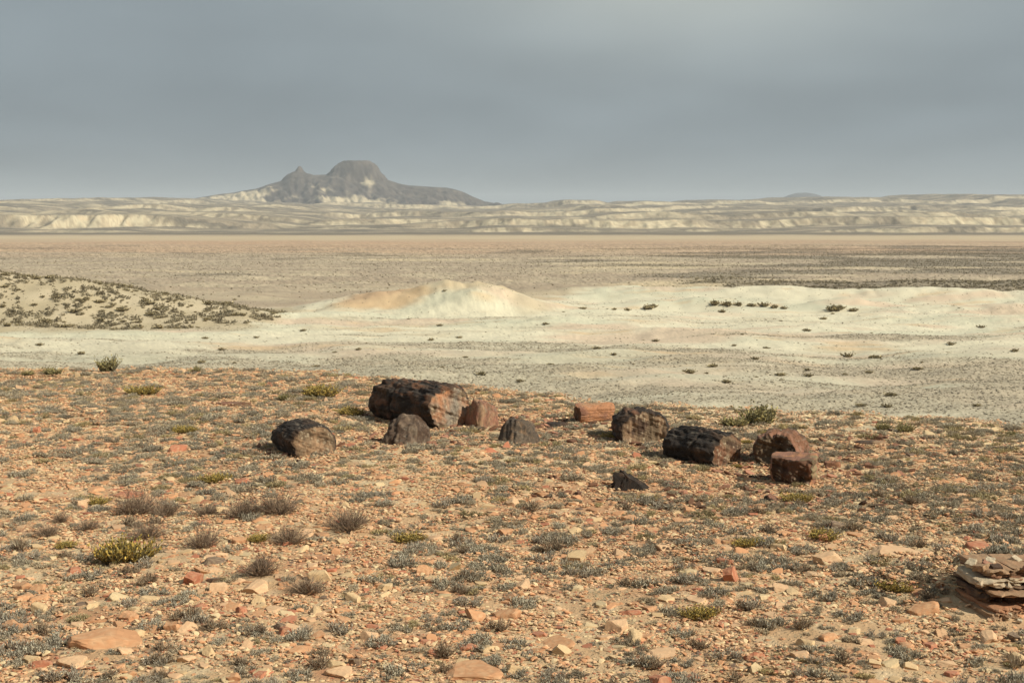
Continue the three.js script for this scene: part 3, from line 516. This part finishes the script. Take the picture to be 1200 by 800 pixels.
// stones that stand out in the photo: pixel of the foot, width in pixels, tone, shape, steepness, own label
const PICKED = [
  [122, 757, 66, 0, 3, 0.15, 0.8, 'largest orange sandstone slab, broad and undercut, among grey shrubs'], [533, 668, 17, 3, 6, 1.2, 1.1, 'upright cream stone standing on edge beside a grey shrub'], [246, 769, 18, 4, 3, 1.0, 1.1, 'buff wedge standing on edge on pale gravel'],
  [677, 658, 28, 4, 6, 0.6, 0.9, 'cream wedge tilted up with a brown shaded face'], [856, 681, 20, 2, 4, 0.8, 1.3, 'small pointed rust red stone standing up'], [1083, 719, 34, 0, 2, 0.3, 1, 'orange slab in front of the outcrop shadow'],
  [558, 793, 56, 0, 1, 0.1, 0.8, 'broad orange slab with a flat top on pale gravel'], [225, 684, 24, 2, 4, 0.5, 1.1, 'rust red block with one bright face'], [298, 694, 30, 1, 2, 0.3, 1, 'pale orange block beside a dry brown shrub'],
  [138, 703, 22, 3, 3, 0.4, 1, 'white cream flake leaning on a small grey shrub'], [375, 681, 24, 4, 4, 0.4, 1.1, 'buff boulder behind a dry brown shrub'], [250, 661, 26, 5, 2, 0.3, 1, 'black and white stone lying on open gravel'],
  [557, 728, 26, 0, 6, 1.0, 0.9, 'thin orange plate standing on edge with a black shadow'], [593, 724, 30, 0, 2, 0.2, 1, 'rounded orange cobble on the stony slope'], [400, 792, 34, 1, 3, 0.3, 1, 'pale orange block near bright pale gravel'],
  [722, 740, 26, 1, 4, 0.3, 1, 'squarish pale orange block beside a grey shrub'], [655, 758, 34, 0, 1, 0.3, 0.8, 'long orange plate lying flat on the gravel'], [42, 507, 11, 2, 4, 0.3, 1.2, 'bright rust red block among dense grey shrubs'],
  [208, 529, 22, 2, 2, 0.4, 1, 'rust red slab tipped up among dense grey shrubs'], [283, 566, 18, 2, 3, 0.3, 1, 'red block lying below the short streaky log'], [145, 583, 30, 2, 1, 0.1, 0.8, 'flat red plate just behind the dry brown shrubs'],
  [1050, 652, 52, 1, 1, 0.1, 0.8, 'long pale orange slab beside grey shrubs'], [968, 661, 30, 1, 6, 0.7, 0.9, 'pale orange flake tilted up between grey shrubs'], [945, 757, 19, 4, 3, 0.9, 1.1, 'buff stone standing on edge with a dark side'],
  [1150, 645, 30, 2, 3, 0.2, 1, 'rust red slab above the layered outcrop'], [25, 690, 24, 0, 2, 0.2, 1, 'rounded orange cobble beside low grey shrubs'], [85, 780, 34, 1, 3, 0.3, 1, 'pale orange block with a dark left side'], [660, 768, 22, 4, 6, 0.6, 1, 'buff flake in front of the long orange plate'],
  [352, 766, 26, 0, 3, 0.3, 1, 'orange block between two round grey shrubs'], [775, 770, 34, 1, 1, 0.2, 0.8, 'pale orange plate beside a sprawling grey shrub'], [1160, 752, 26, 1, 2, 0.2, 1, 'pale orange cobble below the layered outcrop'], [1045, 781, 20, 3, 3, 0.6, 0.9, 'cream block leaning to one side on the gravel'],
];
{ const r = rng(515); for (const [px, py, w, ti, si, lean, ys, label] of PICKED) { const p = groundAt(px, py); const m = w / pxPerM(-p.z); stone(ti, si, p.x, p.z - m * 0.2, m * 1.12, [lean * 0.55, r() * 0.8 - 0.4, lean * (r() < 0.5 ? -0.5 : 0.4)], label, 'single stones that stand out', lean > 0.5 ? -0.15 : 0.05, ys); BLOCKED.push([p.x, p.z - m * 0.2, m * 0.42]); NOTABLE.push([p.x, p.z, 'the ' + label.split(' ').slice(0, 3).join(' ')]); } }
NOTABLE.splice(NOTABLE.length - PICKED.length, PICKED.length);

// candidates all over the terrace; the largest in the picture become objects, the rest one scatter
const inView = (x, d, m = 1.12) => Math.abs(x) < (600 / F) * d * m + 0.6;
const benchPoints = (seed, n, d0, f) => { const r = rng(seed), out = []; let guard = 0; while (out.length < n && guard++ < n * 40) { const d = Math.sqrt(lerp(d0 * d0, 52 * 52, r())), x = (r() * 2 - 1) * ((600 / F) * d * 1.2 + 0.8); if (d > rim(x) + 1.2) continue; const v = f(x, d, r); if (v) out.push(v); } return out; };
const pickTone = (r, x, d) => { const s = -(rim(x) - d), pale = smooth(-6, -1, s) * smooth(-2, 5, x); let u = r() ; if (r() < pale * 0.8) return r() < 0.6 ? 3 : 4; for (let i = 0; i < STONE_TONES.length; i++) { u -= STONE_TONES[i][2]; if (u <= 0) return i; } return 0; };
const stones = benchPoints(61, 16000, 15.6, (x, d, r) => { const w = 0.05 + 0.24 * r() ** 5 + 0.055 * r(); if (!free(x, -d, w * 0.5)) return null; return { x, d, w, tone: pickTone(r, x, d), si: Math.floor(r() * 7), a: r() * 6.28, tx: (r() - 0.5) * 0.36 + (r() < 0.08 ? 0.6 : 0), tz: (r() - 0.5) * 0.36, size: w / d }; });
stones.sort((a, b) => (inView(b.x, b.d, 0.99) ? b.size : b.size * 0.1) - (inView(a.x, a.d, 0.99) ? a.size : a.size * 0.1));
const SHAPE_WORD = ['flat', 'thin', 'blocky', 'angular', 'chunky', 'slabby', 'squarish'];
stones.slice(0, 262).forEach(s => stone(s.tone, s.si, s.x, -s.d, s.w, [s.tx, s.a, s.tz], `${s.w > 0.26 ? 'large' : s.w > 0.17 ? 'medium' : 'small'} ${SHAPE_WORD[s.si]} ${STONE_TONES[s.tone][0]} sandstone piece ${where(s.x, -s.d)}`, 'loose sandstone pieces on the terrace'));
function scatter(name, geometry, material, list, place) {
  const m = new THREE.InstancedMesh(geometry, material, list.length), q = new THREE.Object3D(), col = new THREE.Color();
  list.forEach((s, i) => { place(q, s, col.setRGB(1, 1, 1)); q.updateMatrix(); m.setMatrixAt(i, q.matrix); m.setColorAt(i, col); });
  m.name = name; m.userData.kind = 'stuff'; m.castShadow = m.receiveShadow = true; scene.add(m); return m;
}
const WHITE = [1, 1, 1];
{
  const rest = stones.slice(262), g = stoneGeometry(877, 0.32, 3); paint(g, () => WHITE);
  scatter('loose_stones', g, M.stone, rest, (q, s, c) => { q.position.set(s.x, H(s.x, -s.d) + s.w * 0.04, -s.d); q.rotation.set(s.tx, s.a, s.tz); q.scale.set(s.w * 1.15, s.w * (0.35 + 0.6 * speckle(s.x, s.d)), s.w * (0.7 + 0.6 * speckle(s.d, s.x))); const k = times(STONE_TONES[s.tone][1], 0.8 + 0.4 * speckle(s.x * 3, s.d)); c.setRGB(...k); });
  // small rubble, in handfuls
  const r = rng(33), bits = []; const one = [stoneGeometry(901, 0.35, 1), stoneGeometry(902, 0.45, 1), stoneGeometry(903, 0.28, 1)];
  for (let i = 0; i < 70; i++) { const b = one[i % 3].clone(), w = 0.016 + 0.06 * r() ** 2, a = r() * 6.28, e = Math.sqrt(r()) * 0.36; let u = r(), tone = 0; for (let k = 0; k < STONE_TONES.length; k++) { u -= STONE_TONES[k][2]; if (u <= 0) { tone = k; break; } } const cc = times(mix(STONE_TONES[tone][1], C.cream, r() < 0.25 ? 0.4 : 0.0), 0.72 + 0.46 * r()); b.applyMatrix4(new THREE.Matrix4().compose(new THREE.Vector3(Math.cos(a) * e, w * 0.06, Math.sin(a) * e), new THREE.Quaternion().setFromEuler(new THREE.Euler((r() - 0.5) * 0.7, r() * 6.28, (r() - 0.5) * 0.7)), new THREE.Vector3(w * 1.2, w * 0.6, w))); paint(b, () => cc); bits.push(b); }
  const g2 = mergeGeometries(bits);
  const spots = benchPoints(71, 7000, 15.4, (x, d, r) => r() < 0.5 + 0.9 * fbm(x / 2.2, d / 2.2 + 9, 2) || r() < 0.3 ? { x, d, a: r() * 6.28, k: 0.8 + 0.5 * r(), t: r() } : null);
  scatter('gravel', g2, M.stone, spots, (q, s, c) => { q.position.set(s.x, H(s.x, -s.d), -s.d); const e = 0.3, nx = (H(s.x + e, -s.d) - H(s.x - e, -s.d)) / (2 * e), nz = (H(s.x, -s.d + e) - H(s.x, -s.d - e)) / (2 * e); q.rotation.set(Math.atan(nz), 0, -Math.atan(nx), 'XZY'); q.rotateY(s.a); q.scale.setScalar(s.k); const buff = smooth(-6, -1, s.d - rim(s.x)) * smooth(-2, 5, s.x); c.setRGB(lerp(0.92 + 0.2 * s.t, 1.08, buff), lerp(0.92 + 0.2 * s.t, 1.18, buff), lerp(0.92 + 0.2 * s.t, 1.3, buff)); });
}

// ------------------------------------------------------------------ splinters of petrified wood round the logs
{
  const r = rng(1717), list = [], logs = scene.children.filter(o => /^petrified/.test(o.name));
  for (let i = 0; i < 1500; i++) { const o = logs[i % logs.length], a = r() * 6.28, q = 0.55 + 1.5 * r() ** 1.6, x = o.position.x + Math.cos(a) * q * 1.25, z = o.position.z + Math.sin(a) * q; list.push({ x, z, w: 0.04 + 0.18 * r() ** 3, a: r() * 6.28, t: r(), u: r() }); }
  const g = stoneGeometry(1811, 0.4, 2); paint(g, () => WHITE);
  scatter('wood_splinters', g, M.stone, list, (q, s, c) => { q.position.set(s.x, H(s.x, s.z) + 0.015 + s.w * 0.1, s.z); q.rotation.set((s.t - 0.5) * 0.7, s.a, (s.u - 0.5) * 0.7); q.scale.set(s.w * 1.4, s.w * 0.8, s.w * 0.7); c.setRGB(...times(mix(mix(K.umber, K.rust, s.t), K.redtan, s.u * s.u), 0.8 + 0.4 * s.u)); });
}

// ------------------------------------------------------------------ shrubs
function spike(out, cols, p, dir, len, rad, c) {        // a three-sided twig
  const side = new THREE.Vector3(0.3, 1, 0.2).cross(dir).normalize(), up = dir.clone().cross(side), tip = p.clone().addScaledVector(dir, len), b = [];
  for (let i = 0; i < 3; i++) { const a = i * 2.094; b.push(p.clone().addScaledVector(side, Math.cos(a) * rad).addScaledVector(up, Math.sin(a) * rad)); }
  for (let i = 0; i < 3; i++) { const q = b[(i + 1) % 3]; out.push(b[i].x, b[i].y, b[i].z, q.x, q.y, q.z, tip.x, tip.y, tip.z); for (let k = 0; k < 3; k++) cols.push(...c); }
}
function leaf(out, cols, p, dir, side, len, w, c) { const a = p.clone().addScaledVector(side, w), b = p.clone().addScaledVector(dir, len), e = p.clone().addScaledVector(side, -w).addScaledVector(dir, len * 0.5); out.push(p.x, p.y, p.z, a.x + dir.x * len * 0.5, a.y + dir.y * len * 0.5, a.z + dir.z * len * 0.5, b.x, b.y, b.z, p.x, p.y, p.z, b.x, b.y, b.z, e.x, e.y, e.z); for (let k = 0; k < 6; k++) cols.push(...c); }
// a low cushion about 1 wide: stems rising from several crowns, each stem with short leaves
function shrubGeometry(seed, o) {
  const r = rng(seed), out = [], cols = [], v = new THREE.Vector3(), sd = new THREE.Vector3(), crowns = [];
  for (let i = 0; i < o.crowns; i++) { const a = r() * 6.28, q = Math.sqrt(r()) * o.spread; crowns.push([Math.cos(a) * q, Math.sin(a) * q * 0.8, 0.55 + 0.6 * r()]); }
  for (let i = 0; i < o.stems; i++) {
    const [cx, cz, ck] = crowns[i % crowns.length], a = r() * 6.28, lean = o.lean * Math.sqrt(r()), p = new THREE.Vector3(cx + (r() - 0.5) * 0.06, -0.02, cz + (r() - 0.5) * 0.06);
    let dir = new THREE.Vector3(Math.cos(a) * Math.sin(lean), Math.cos(lean), Math.sin(a) * Math.sin(lean)), len = o.len * ck * (0.6 + 0.6 * r());
    const c = o.stem[Math.floor(r() * o.stem.length)], tone = times(c, 0.7 + 0.6 * r());
    spike(out, cols, p, dir, len, o.rad * (0.8 + 0.5 * r()), tone);
    for (let k = 0; k < o.twigs; k++) { const q = p.clone().addScaledVector(dir, len * (0.35 + 0.5 * r())); v.set(r() - 0.5, r() * 0.7 - 0.1, r() - 0.5).normalize().multiplyScalar(0.75).add(dir).normalize(); spike(out, cols, q, v, len * (0.25 + 0.3 * r()), o.rad * 0.6, tone); }
    for (let k = 0; k < o.leaves; k++) { const q = p.clone().addScaledVector(dir, len * (0.25 + 0.8 * r())); v.set(r() - 0.5, r() * 0.8, r() - 0.5).normalize().add(dir).normalize(); sd.set(r() - 0.5, r() - 0.5, r() - 0.5).cross(v).normalize(); leaf(out, cols, q, v, sd, o.leafLen * (0.6 + 0.7 * r()), o.leafW * (0.6 + 0.7 * r()), times(o.leaf[Math.floor(r() * o.leaf.length)], 0.75 + 0.5 * r())); }
  }
  const g = new THREE.BufferGeometry(); g.setAttribute('position', new THREE.Float32BufferAttribute(out, 3)); g.setAttribute('color', new THREE.Float32BufferAttribute(cols, 3)); g.computeVertexNormals(); return g;
}
const GREYS = [rgb(174, 166, 146), rgb(156, 148, 130), rgb(190, 181, 158), rgb(136, 127, 110)], GSTEM = [rgb(132, 116, 96), rgb(164, 148, 124), rgb(112, 96, 80)];
const greyOpt = { crowns: 7, spread: 0.34, stems: 110, lean: 1.05, len: 0.24, rad: 0.012, twigs: 2, leaves: 7, leafLen: 0.05, leafW: 0.010, stem: GSTEM, leaf: GREYS };
const tint = (list, k) => list.map(c => [c[0] * k[0], c[1] * k[1], c[2] * k[2]]);
const greyLib = [[1, 1, 1.04], [1.12, 1.12, 1.1], [0.98, 0.92, 0.86], [0.94, 0.96, 0.98]].map((k, i) => { const s = i + 1; return shrubGeometry(s * 101, { ...greyOpt, crowns: [5, 9, 4, 14][i], stems: [90, 130, 80, 170][i], len: [0.26, 0.2, 0.34, 0.19][i], spread: [0.3, 0.4, 0.2, 0.46][i], leaves: [8, 7, 3, 7][i], twigs: [2, 2, 4, 2][i], leaf: tint(GREYS, k), stem: tint(GSTEM, k) }); });
const brownLib = [1, 2, 3].map(s => shrubGeometry(s * 211, { crowns: 3, spread: 0.12, stems: 190, lean: 1.25, len: 0.5, rad: 0.0055, twigs: 4, leaves: 2, leafLen: 0.035, leafW: 0.008, stem: [rgb(128, 108, 90), rgb(106, 88, 74), rgb(150, 130, 108)], leaf: [rgb(136, 122, 96), rgb(122, 106, 86)] }));
const YEL = [rgb(172, 146, 72), rgb(150, 130, 68), rgb(186, 158, 80), rgb(128, 118, 72)];
const yellowLib = [1, 2].map(s => shrubGeometry(s * 307, { crowns: 12, spread: 0.3, stems: 300, lean: 0.95, len: 0.36, rad: 0.010, twigs: 1, leaves: 9, leafLen: 0.055, leafW: 0.014, stem: [rgb(110, 98, 62), rgb(92, 82, 56)], leaf: YEL }));
const oliveLib = [1, 2].map(s => shrubGeometry(s * 331, { crowns: 9, spread: 0.28, stems: 170, lean: 1.0, len: 0.34, rad: 0.010, twigs: 1, leaves: 9, leafLen: 0.055, leafW: 0.015, stem: [rgb(84, 78, 58)], leaf: [rgb(158, 148, 98), rgb(138, 128, 90), rgb(174, 160, 104), rgb(122, 113, 84)] }));
function shrub(lib, k, x, z, w, h, turn, name, label, category, group) { const m = new THREE.Mesh(lib[k % lib.length], M.shrub); m.name = numbered(name); m.position.set(x, H(x, z), z); m.scale.set(w, h, w); m.rotation.y = turn; scene.add(shade(m)); return tag(m, label, category, group); }
// shrubs that stand out: pixel of the foot, width in pixels
{
  const r = rng(717);
  const BROWN = [[155, 604, 56, 'wide dark brown shrub with olive tips'], [189, 606, 40, 'round dark brown shrub with a twiggy crown'], [168, 633, 46, 'loose brown twig shrub above the largest yellow shrub'], [236, 643, 46, 'low spreading brown twig shrub'], [283, 607, 52, 'pale brown fine twigged round shrub'], [326, 604, 50, 'tall bristly brown shrub with a grey foot'], [337, 639, 46, 'dense brown twig shrub beside a greenish tuft'], [411, 625, 58, 'large reddish brown dome shaped twig shrub'], [304, 677, 52, 'brown twig shrub next to a pale orange block'], [357, 699, 48, 'dark brown leaning twig shrub in front of a buff boulder'], [68, 613, 26, 'small brown bristly tuft on pale gravel'], [100, 622, 30, 'thin brown twiggy tuft'], [242, 606, 34, 'flat brown shrub behind a red plate'], [55, 630, 34, 'small flattened brown twig shrub']];
  for (const [px, py, w, label] of BROWN) { const p = groundAt(px, py), m = w / pxPerM(-p.z); shrub(brownLib, Math.floor(r() * 3), p.x, p.z - m * 0.25, m * 1.35, m * (1.0 + 0.25 * r()), r() * 6.28, 'brown_shrub', label, 'shrub', 'dry brown shrubs'); BLOCKED.push([p.x, p.z - m * 0.25, m * 0.34]); NOTABLE.push([p.x, p.z, 'the dry brown shrubs']); }
  const YELLOW = [[143, 662, 64, 1, 'largest yellow green shrub, bright and dense'], [478, 637, 36, 0, 'low yellow green cushion on orange gravel'], [968, 634, 38, 0, 'yellow patched cushion among dense grey shrubs'], [875, 642, 34, 0, 'yellow cushion mixed into a grey shrub'], [820, 727, 44, 0, 'broad yellow cushion with a grey skirt of twigs'], [1052, 695, 40, 0, 'yellow cushion in front of an orange slab'], [300, 636, 28, 0, 'small greenish tuft between brown twig shrubs'], [76, 643, 26, 0, 'small yellow green tuft in front of a brown shrub'], [375, 466, 46, 0, 'wide yellow green shrub on the rim left of the long cracked log'.replace(' left of', ' behind'), ], [410, 488, 34, 0, 'yellow green shrub at the shaded end of the long cracked log'], [165, 464, 36, 0, 'yellowish shrub on the rim above dense grey shrubs'], [905, 513, 18, 1, 'small round yellow shrub behind the hollowed log'], [720, 515, 26, 0, 'olive cushion at the foot of the round cracked stump'], [865, 548, 12, 0, 'tiny yellow tuft between two dark logs'], [875, 520, 14, 0, 'tiny yellow tuft above the black notched log'], [215, 508, 28, 0, 'yellowish cushion beside a rust red slab'], [112, 592, 26, 0, 'bright green yellow low tuft beside a red plate'], [935, 590, 34, 0, 'long yellowish cushion below the flat topped log block'], [250, 566, 34, 0, 'straw yellow low cushion near the short streaky log']];
  for (const [px, py, w, tall, label] of YELLOW) { const p = groundAt(px, py), m = w / pxPerM(-p.z); shrub(yellowLib, Math.floor(r() * 2), p.x, p.z - m * 0.25, m * 1.25, m * (tall ? 1.25 : 0.75), r() * 6.28, 'yellow_shrub', label, 'shrub', 'yellow green shrubs'); BLOCKED.push([p.x, p.z - m * 0.25, m * 0.3]); }
  const OLIVE = [[124, 436, 32, 1.15, 'round dark green bush on the rim of the terrace'], [892, 497, 62, 0.7, 'broad olive and yellow bush on the pale rim'], [862, 501, 36, 0.7, 'grey green bush beside the broad olive bush on the rim'], [332, 470, 16, 1.2, 'small round dark bush standing on open ground'], [230, 436, 12, 1.3, 'small dark upright bush on the rim'], [1063, 507, 30, 0.7, 'dark olive cushion on the pale rim near the flat slab'], [1036, 504, 20, 0.9, 'small grey olive bush beside the dark olive cushion on the rim'], [1190, 512, 18, 0.8, 'small olive bush on the far stony rim'], [60, 440, 30, 0.6, 'low dark green bush along the rim'], [30, 441, 22, 0.6, 'small low green bush along the rim']];
  for (const [px, py, w, k, label] of OLIVE) { const p = groundAt(px, py); if (!p || -p.z > 62) continue; const m = w / pxPerM(-p.z); shrub(oliveLib, Math.floor(r() * 2), p.x, p.z - m * 0.2, m * 1.15, m * k * 1.5, r() * 6.28, 'olive_shrub', label, 'shrub', 'olive green shrubs'); BLOCKED.push([p.x, p.z - m * 0.25, m * 0.3]); }
}
const cover = (x, d) => { const n = fbm(x / 5.2 + 21, d / 7 + 4, 3), m = fbm(x / 1.7 + 5, d / 2.1, 2), band = 0.22 * smooth(25, 28.5, d) * smooth(31, 28, d) * smooth(-1, 3, x) + 0.30 * smooth(33.5, 37, d) * smooth(48, 41, d) * smooth(1, -4, x) + 0.18 * smooth(19, 22, d) * smooth(1, 4, x) - 0.35 * Math.exp(-(((x - 3.2) / 2.6) ** 2) - (((d - 29.5) / 2.3) ** 2)) - 0.2 * smooth(-3, -0.5, d - rim(x)) * smooth(0, 5, x); return clamp(0.34 + 0.75 * n + 0.45 * m + band); };
const shrubs = benchPoints(81, 8200, 15.6, (x, d, r) => { if (r() > cover(x, d)) return null; const w = 0.16 + 0.46 * r() ** 2.2; if (!free(x, -d, w * 0.35)) return null; return { x, d, w, h: w * (0.75 + 0.55 * r()), a: r() * 6.28, k: Math.floor(r() * 4), t: r(), u: r(), size: w / d }; });
shrubs.sort((a, b) => (inView(b.x, b.d, 0.99) ? b.size : b.size * 0.1) - (inView(a.x, a.d, 0.99) ? a.size : a.size * 0.1));
const BUSHY = ['low spreading', 'compact', 'ragged', 'many crowned'];
shrubs.slice(0, 296).forEach(s => shrub(greyLib, s.k, s.x, -s.d, s.w, s.h, s.a, 'grey_shrub', `${s.w > 0.52 ? 'large' : s.w > 0.42 ? 'mid sized' : 'small'} ${BUSHY[s.k]} grey cushion shrub ${where(s.x, -s.d)}`, 'shrub', 'grey cushion shrubs on the terrace'));
{
  const rest = shrubs.slice(296), put = (q, s, c) => { q.position.set(s.x, H(s.x, -s.d), -s.d); q.rotation.set(0, s.a, 0); q.scale.set(s.w, s.h, s.w); const k = 0.75 + 0.4 * s.t, y = s.u > 0.86 ? 0.3 : 0.1 * s.u; c.setRGB(k * (1 + 0.1 * s.u), k, k * (1 - y)); };
  scatter('grey_shrub_cover', greyLib[1], M.shrub, rest.filter((s, i) => i % 2), put);
  scatter('low_shrub_cover', greyLib[3], M.shrub, rest.filter((s, i) => i % 2 === 0), put);
  // pale dead twigs and straw lying between the shrubs
  const straw = shrubGeometry(991, { crowns: 9, spread: 0.4, stems: 110, lean: 1.5, len: 0.22, rad: 0.008, twigs: 1, leaves: 1, leafLen: 0.06, leafW: 0.006, stem: [rgb(190, 178, 148), rgb(172, 160, 134), rgb(152, 142, 120)], leaf: [rgb(186, 174, 142)] });
  const tufts = benchPoints(91, 3600, 15.6, (x, d, r) => r() < cover(x + 0.3, d + 0.2) * 0.9 + 0.12 && free(x, -d) ? { x, d, w: 0.2 + 0.3 * r(), a: r() * 6.28, t: r() } : null);
  scatter('dry_grass', straw, M.shrub, tufts, (q, s, c) => { q.position.set(s.x, H(s.x, -s.d), -s.d); q.rotation.set(0, s.a, 0); q.scale.set(s.w, s.w * 0.45, s.w); const k = 0.8 + 0.35 * s.t; c.setRGB(k, k, k * 0.97); });
}

// ------------------------------------------------------------------ bushes and stones out on the clay flats and the plain
const domeLib = [1, 2, 3].map(s => shrubGeometry(s * 457, { crowns: 9, spread: 0.32, stems: 60, lean: 1.15, len: 0.4, rad: 0.035, twigs: 1, leaves: 4, leafLen: 0.16, leafW: 0.05, stem: [rgb(96, 86, 68), rgb(112, 100, 80)], leaf: [rgb(158, 144, 110), rgb(136, 124, 94), rgb(176, 162, 126), rgb(118, 106, 82)] }));
const bush = (p, w, h, label, group, r) => { shrub(domeLib, Math.floor(r() * 3), p.x, p.z, w, h, r() * 6.28, 'desert_bush', label, 'bush', group); };
{
  const r = rng(818);
  const LONE = [[945, 388, 12, 'dark bush'], [1057, 386, 0, ''], [683, 362, 10, 'single dark bush on the clean pale slope behind the middle hill'], [993, 418, 16, 'dark mound bush on pinkish clay'], [948, 441, 13, ''], [1045, 464, 16, 'wide dark bush on the grey stony flat'], [1010, 476, 14, ''], [1040, 477, 14, ''], [700, 409, 11, 'small dark bush on the white clay flat'], [565, 439, 14, 'dark low bush behind the long cracked log'], [505, 399, 10, ''], [538, 396, 9, ''], [515, 382, 9, ''], [640, 380, 9, ''], [835, 430, 14, 'dark bush in a shallow pink gully'], [915, 440, 14, ''], [965, 374, 10, ''], [1150, 384, 11, ''], [768, 400, 10, ''], [720, 416, 10, ''], [1075, 433, 13, ''], [1115, 404, 12, ''], [1190, 412, 12, ''], [1145, 476, 13, ''], [890, 480, 14, ''], [260, 410, 10, ''], [95, 415, 14, 'wide dark bush on white clay below the bushy hill'], [240, 397, 9, ''], [355, 388, 9, ''], [300, 396, 8, ''], [420, 410, 9, ''], [610, 447, 11, ''], [370, 430, 10, ''], [235, 425, 12, ''], [1025, 420, 16, 'long flat dark bush on pinkish clay'], [885, 421, 11, ''], [808, 437, 16, 'pair of touching dark bushes beside the pink gully']];
  for (const [px, py, w, label] of LONE) { if (!w) continue; const p = groundAt(px, py); if (!p) continue; const m = w / pxPerM(-p.z); bush(p, m, m * 0.7, label && label.split(' ').length > 3 ? label : `low dark bush on ${greyMask(p.x, -p.z) > 0.5 ? 'the grey stony flat' : p.z > -230 ? 'the pale clay flat' : 'the pale rolling clay'}`, 'lone bushes on the clay flats', r); }
  // the clump on the pale mounds and the bush by the tan mound
  for (const [px, py, w] of [[838, 357, 16], [853, 358, 16], [866, 358, 13], [880, 359, 12], [895, 359, 14], [908, 361, 12], [918, 362, 10], [846, 366, 10], [978, 364, 20], [985, 362, 14], [1000, 365, 12], [758, 362, 16], [766, 360, 12], [735, 364, 9], [720, 363, 7]]) { const p = groundAt(px, py); const m = w / pxPerM(-p.z); bush(p, m, m * 0.85, px < 800 ? 'small bush on the pale slope behind the middle hill' : px < 930 ? 'olive bush in the row on the pale mounds' : 'olive bush crowning the tan mound', 'bushes on the pale mounds', r); }
  // bushy hill
  let n = 0, guard = 0;
  while (n < 188 && guard++ < 20000) { const x = -36 - 62 * r() ** 0.9, d = 205 + 60 * r(), h = sandHill(x, d); if (h < 0.4 || r() > smooth(-0.45, 0.2, fbm(x / 8 + 3, d / 7, 2)) || !inView(x, d, 1.06) || d > 246) continue; const w = 0.65 + 1.6 * r() ** 2.2; const p = new THREE.Vector3(x, H(x, -d), -d); bush(p, w, w * (0.55 + 0.3 * r()), `${w > 1.4 ? 'large' : w > 0.95 ? 'mid sized' : 'small'} dark bush on the sandy hill ${h > 5 ? 'near its top' : h > 2 ? 'on its flank' : 'at its foot'}`, 'bushes on the sandy hill', r); n++; }
  n = 0; guard = 0;
  while (n < 58 && guard++ < 5000) { const d = 125 + 190 * r(), x = (r() * 2 - 1) * 0.37 * d; const p = new THREE.Vector3(x, H(x, -d), -d); if (sandHill(x, d) > 0.2) continue; const w = 0.45 + 0.8 * r() ** 2; bush(p, w, w * 0.6, `small dark bush on ${greyMask(x, d) > 0.5 ? 'the grey stony flat' : d < 230 ? 'the pale clay flat' : 'the pale rolling clay'}`, 'lone bushes on the clay flats', r); n++; }
  // grey stones and dwarf scrub that speckle the flats
  const flat = []; guard = 0; const rr = rng(929);
  while (flat.length < 90000 && guard++ < 1600000) { const d = Math.sqrt(lerp(70 * 70, 330 * 330, rr())), x = (rr() * 2 - 1) * (0.4 * d + 3); if (d < rim(x) + 18) continue; const m = d < 260 ? greyMask(x, d) : 0, s = sandHill(x, d) > 0.2 ? 0.5 : 0; if (rr() > Math.max(m * m, s * 0.4, 0.03 + 0.12 * Math.max(0, noise(x / 9, d / 4)))) continue; flat.push({ x, d, w: 0.06 + 0.24 * rr() ** 2.6, a: rr() * 6.28, t: rr() }); }
  const chunk = stoneGeometry(1201, 0.6, 1); paint(chunk, () => WHITE);
  scatter('grey_stone_cover', chunk, M.stone, flat, (q, s, c) => { q.position.set(s.x, H(s.x, -s.d), -s.d); q.rotation.set(0, s.a, 0); q.scale.setScalar(s.w); c.setRGB(...times(mix(rgb(150, 139, 117), rgb(98, 90, 75), s.t), 1)); });
  // scrub on the plain beyond
  const far = []; guard = 0; const r3 = rng(939);
  while (far.length < 60000 && guard++ < 1500000) { const d = Math.sqrt(lerp(320 * 320, 1250 * 1250, r3())), x = (r3() * 2 - 1) * 0.4 * d, n3 = fbm(x / 240 + 6, d / 170 + 2, 5) + 0.3 * smooth(100, 500, x) - 0.22; const m = Math.max(darkBand(x, d), smooth(0.08, 0.35, n3)) ; const cl = d - 345 - 26 * fbm(x / 70 + 2, 4.4, 2) + 75 * smooth(40, -60, x); if (cl < 4) continue; if (r3() > Math.max(m, 0.16) * (d > 900 ? 0.5 : 1)) continue; far.push({ x, d, w: 0.25 + 0.7 * r3() ** 3, a: r3() * 6.28, t: r3() }); }
  for (let i = 0; i < 9000; i++) { const x = 40 + 130 * r3(), d = 340 + 110 * r3(); if (r3() < darkBand(x, d) * smooth(-0.35, 0.1, noise(x / 9, d / 5))) far.push({ x, d, w: 0.4 + 1.1 * r3() ** 2.4, a: r3() * 6.28, t: r3() }); }
  for (let i = 0; i < 7000; i++) { const x = -34 - 66 * r3(), d = 206 + 42 * r3(); if (sandHill(x, d) > 0.5 && r3() < smooth(-0.3, 0.25, noise(x / 5, d / 5))) far.push({ x, d, w: 0.4 + 1.1 * r3() ** 2, a: r3() * 6.28, t: r3() }); }
  const tuft = shrubGeometry(1303, { crowns: 5, spread: 0.3, stems: 16, lean: 1.1, len: 0.45, rad: 0.09, twigs: 0, leaves: 1, leafLen: 0.25, leafW: 0.1, stem: [WHITE], leaf: [WHITE] });
  scatter('scrub', tuft, M.shrub, far, (q, s, c) => { q.position.set(s.x, H(s.x, -s.d), -s.d); q.rotation.set(0, s.a, 0); q.scale.set(s.w, s.w * 0.8, s.w); c.setRGB(...mix(rgb(156, 144, 118), rgb(112, 102, 82), s.t)); });
}

renderer.render(scene, camera);
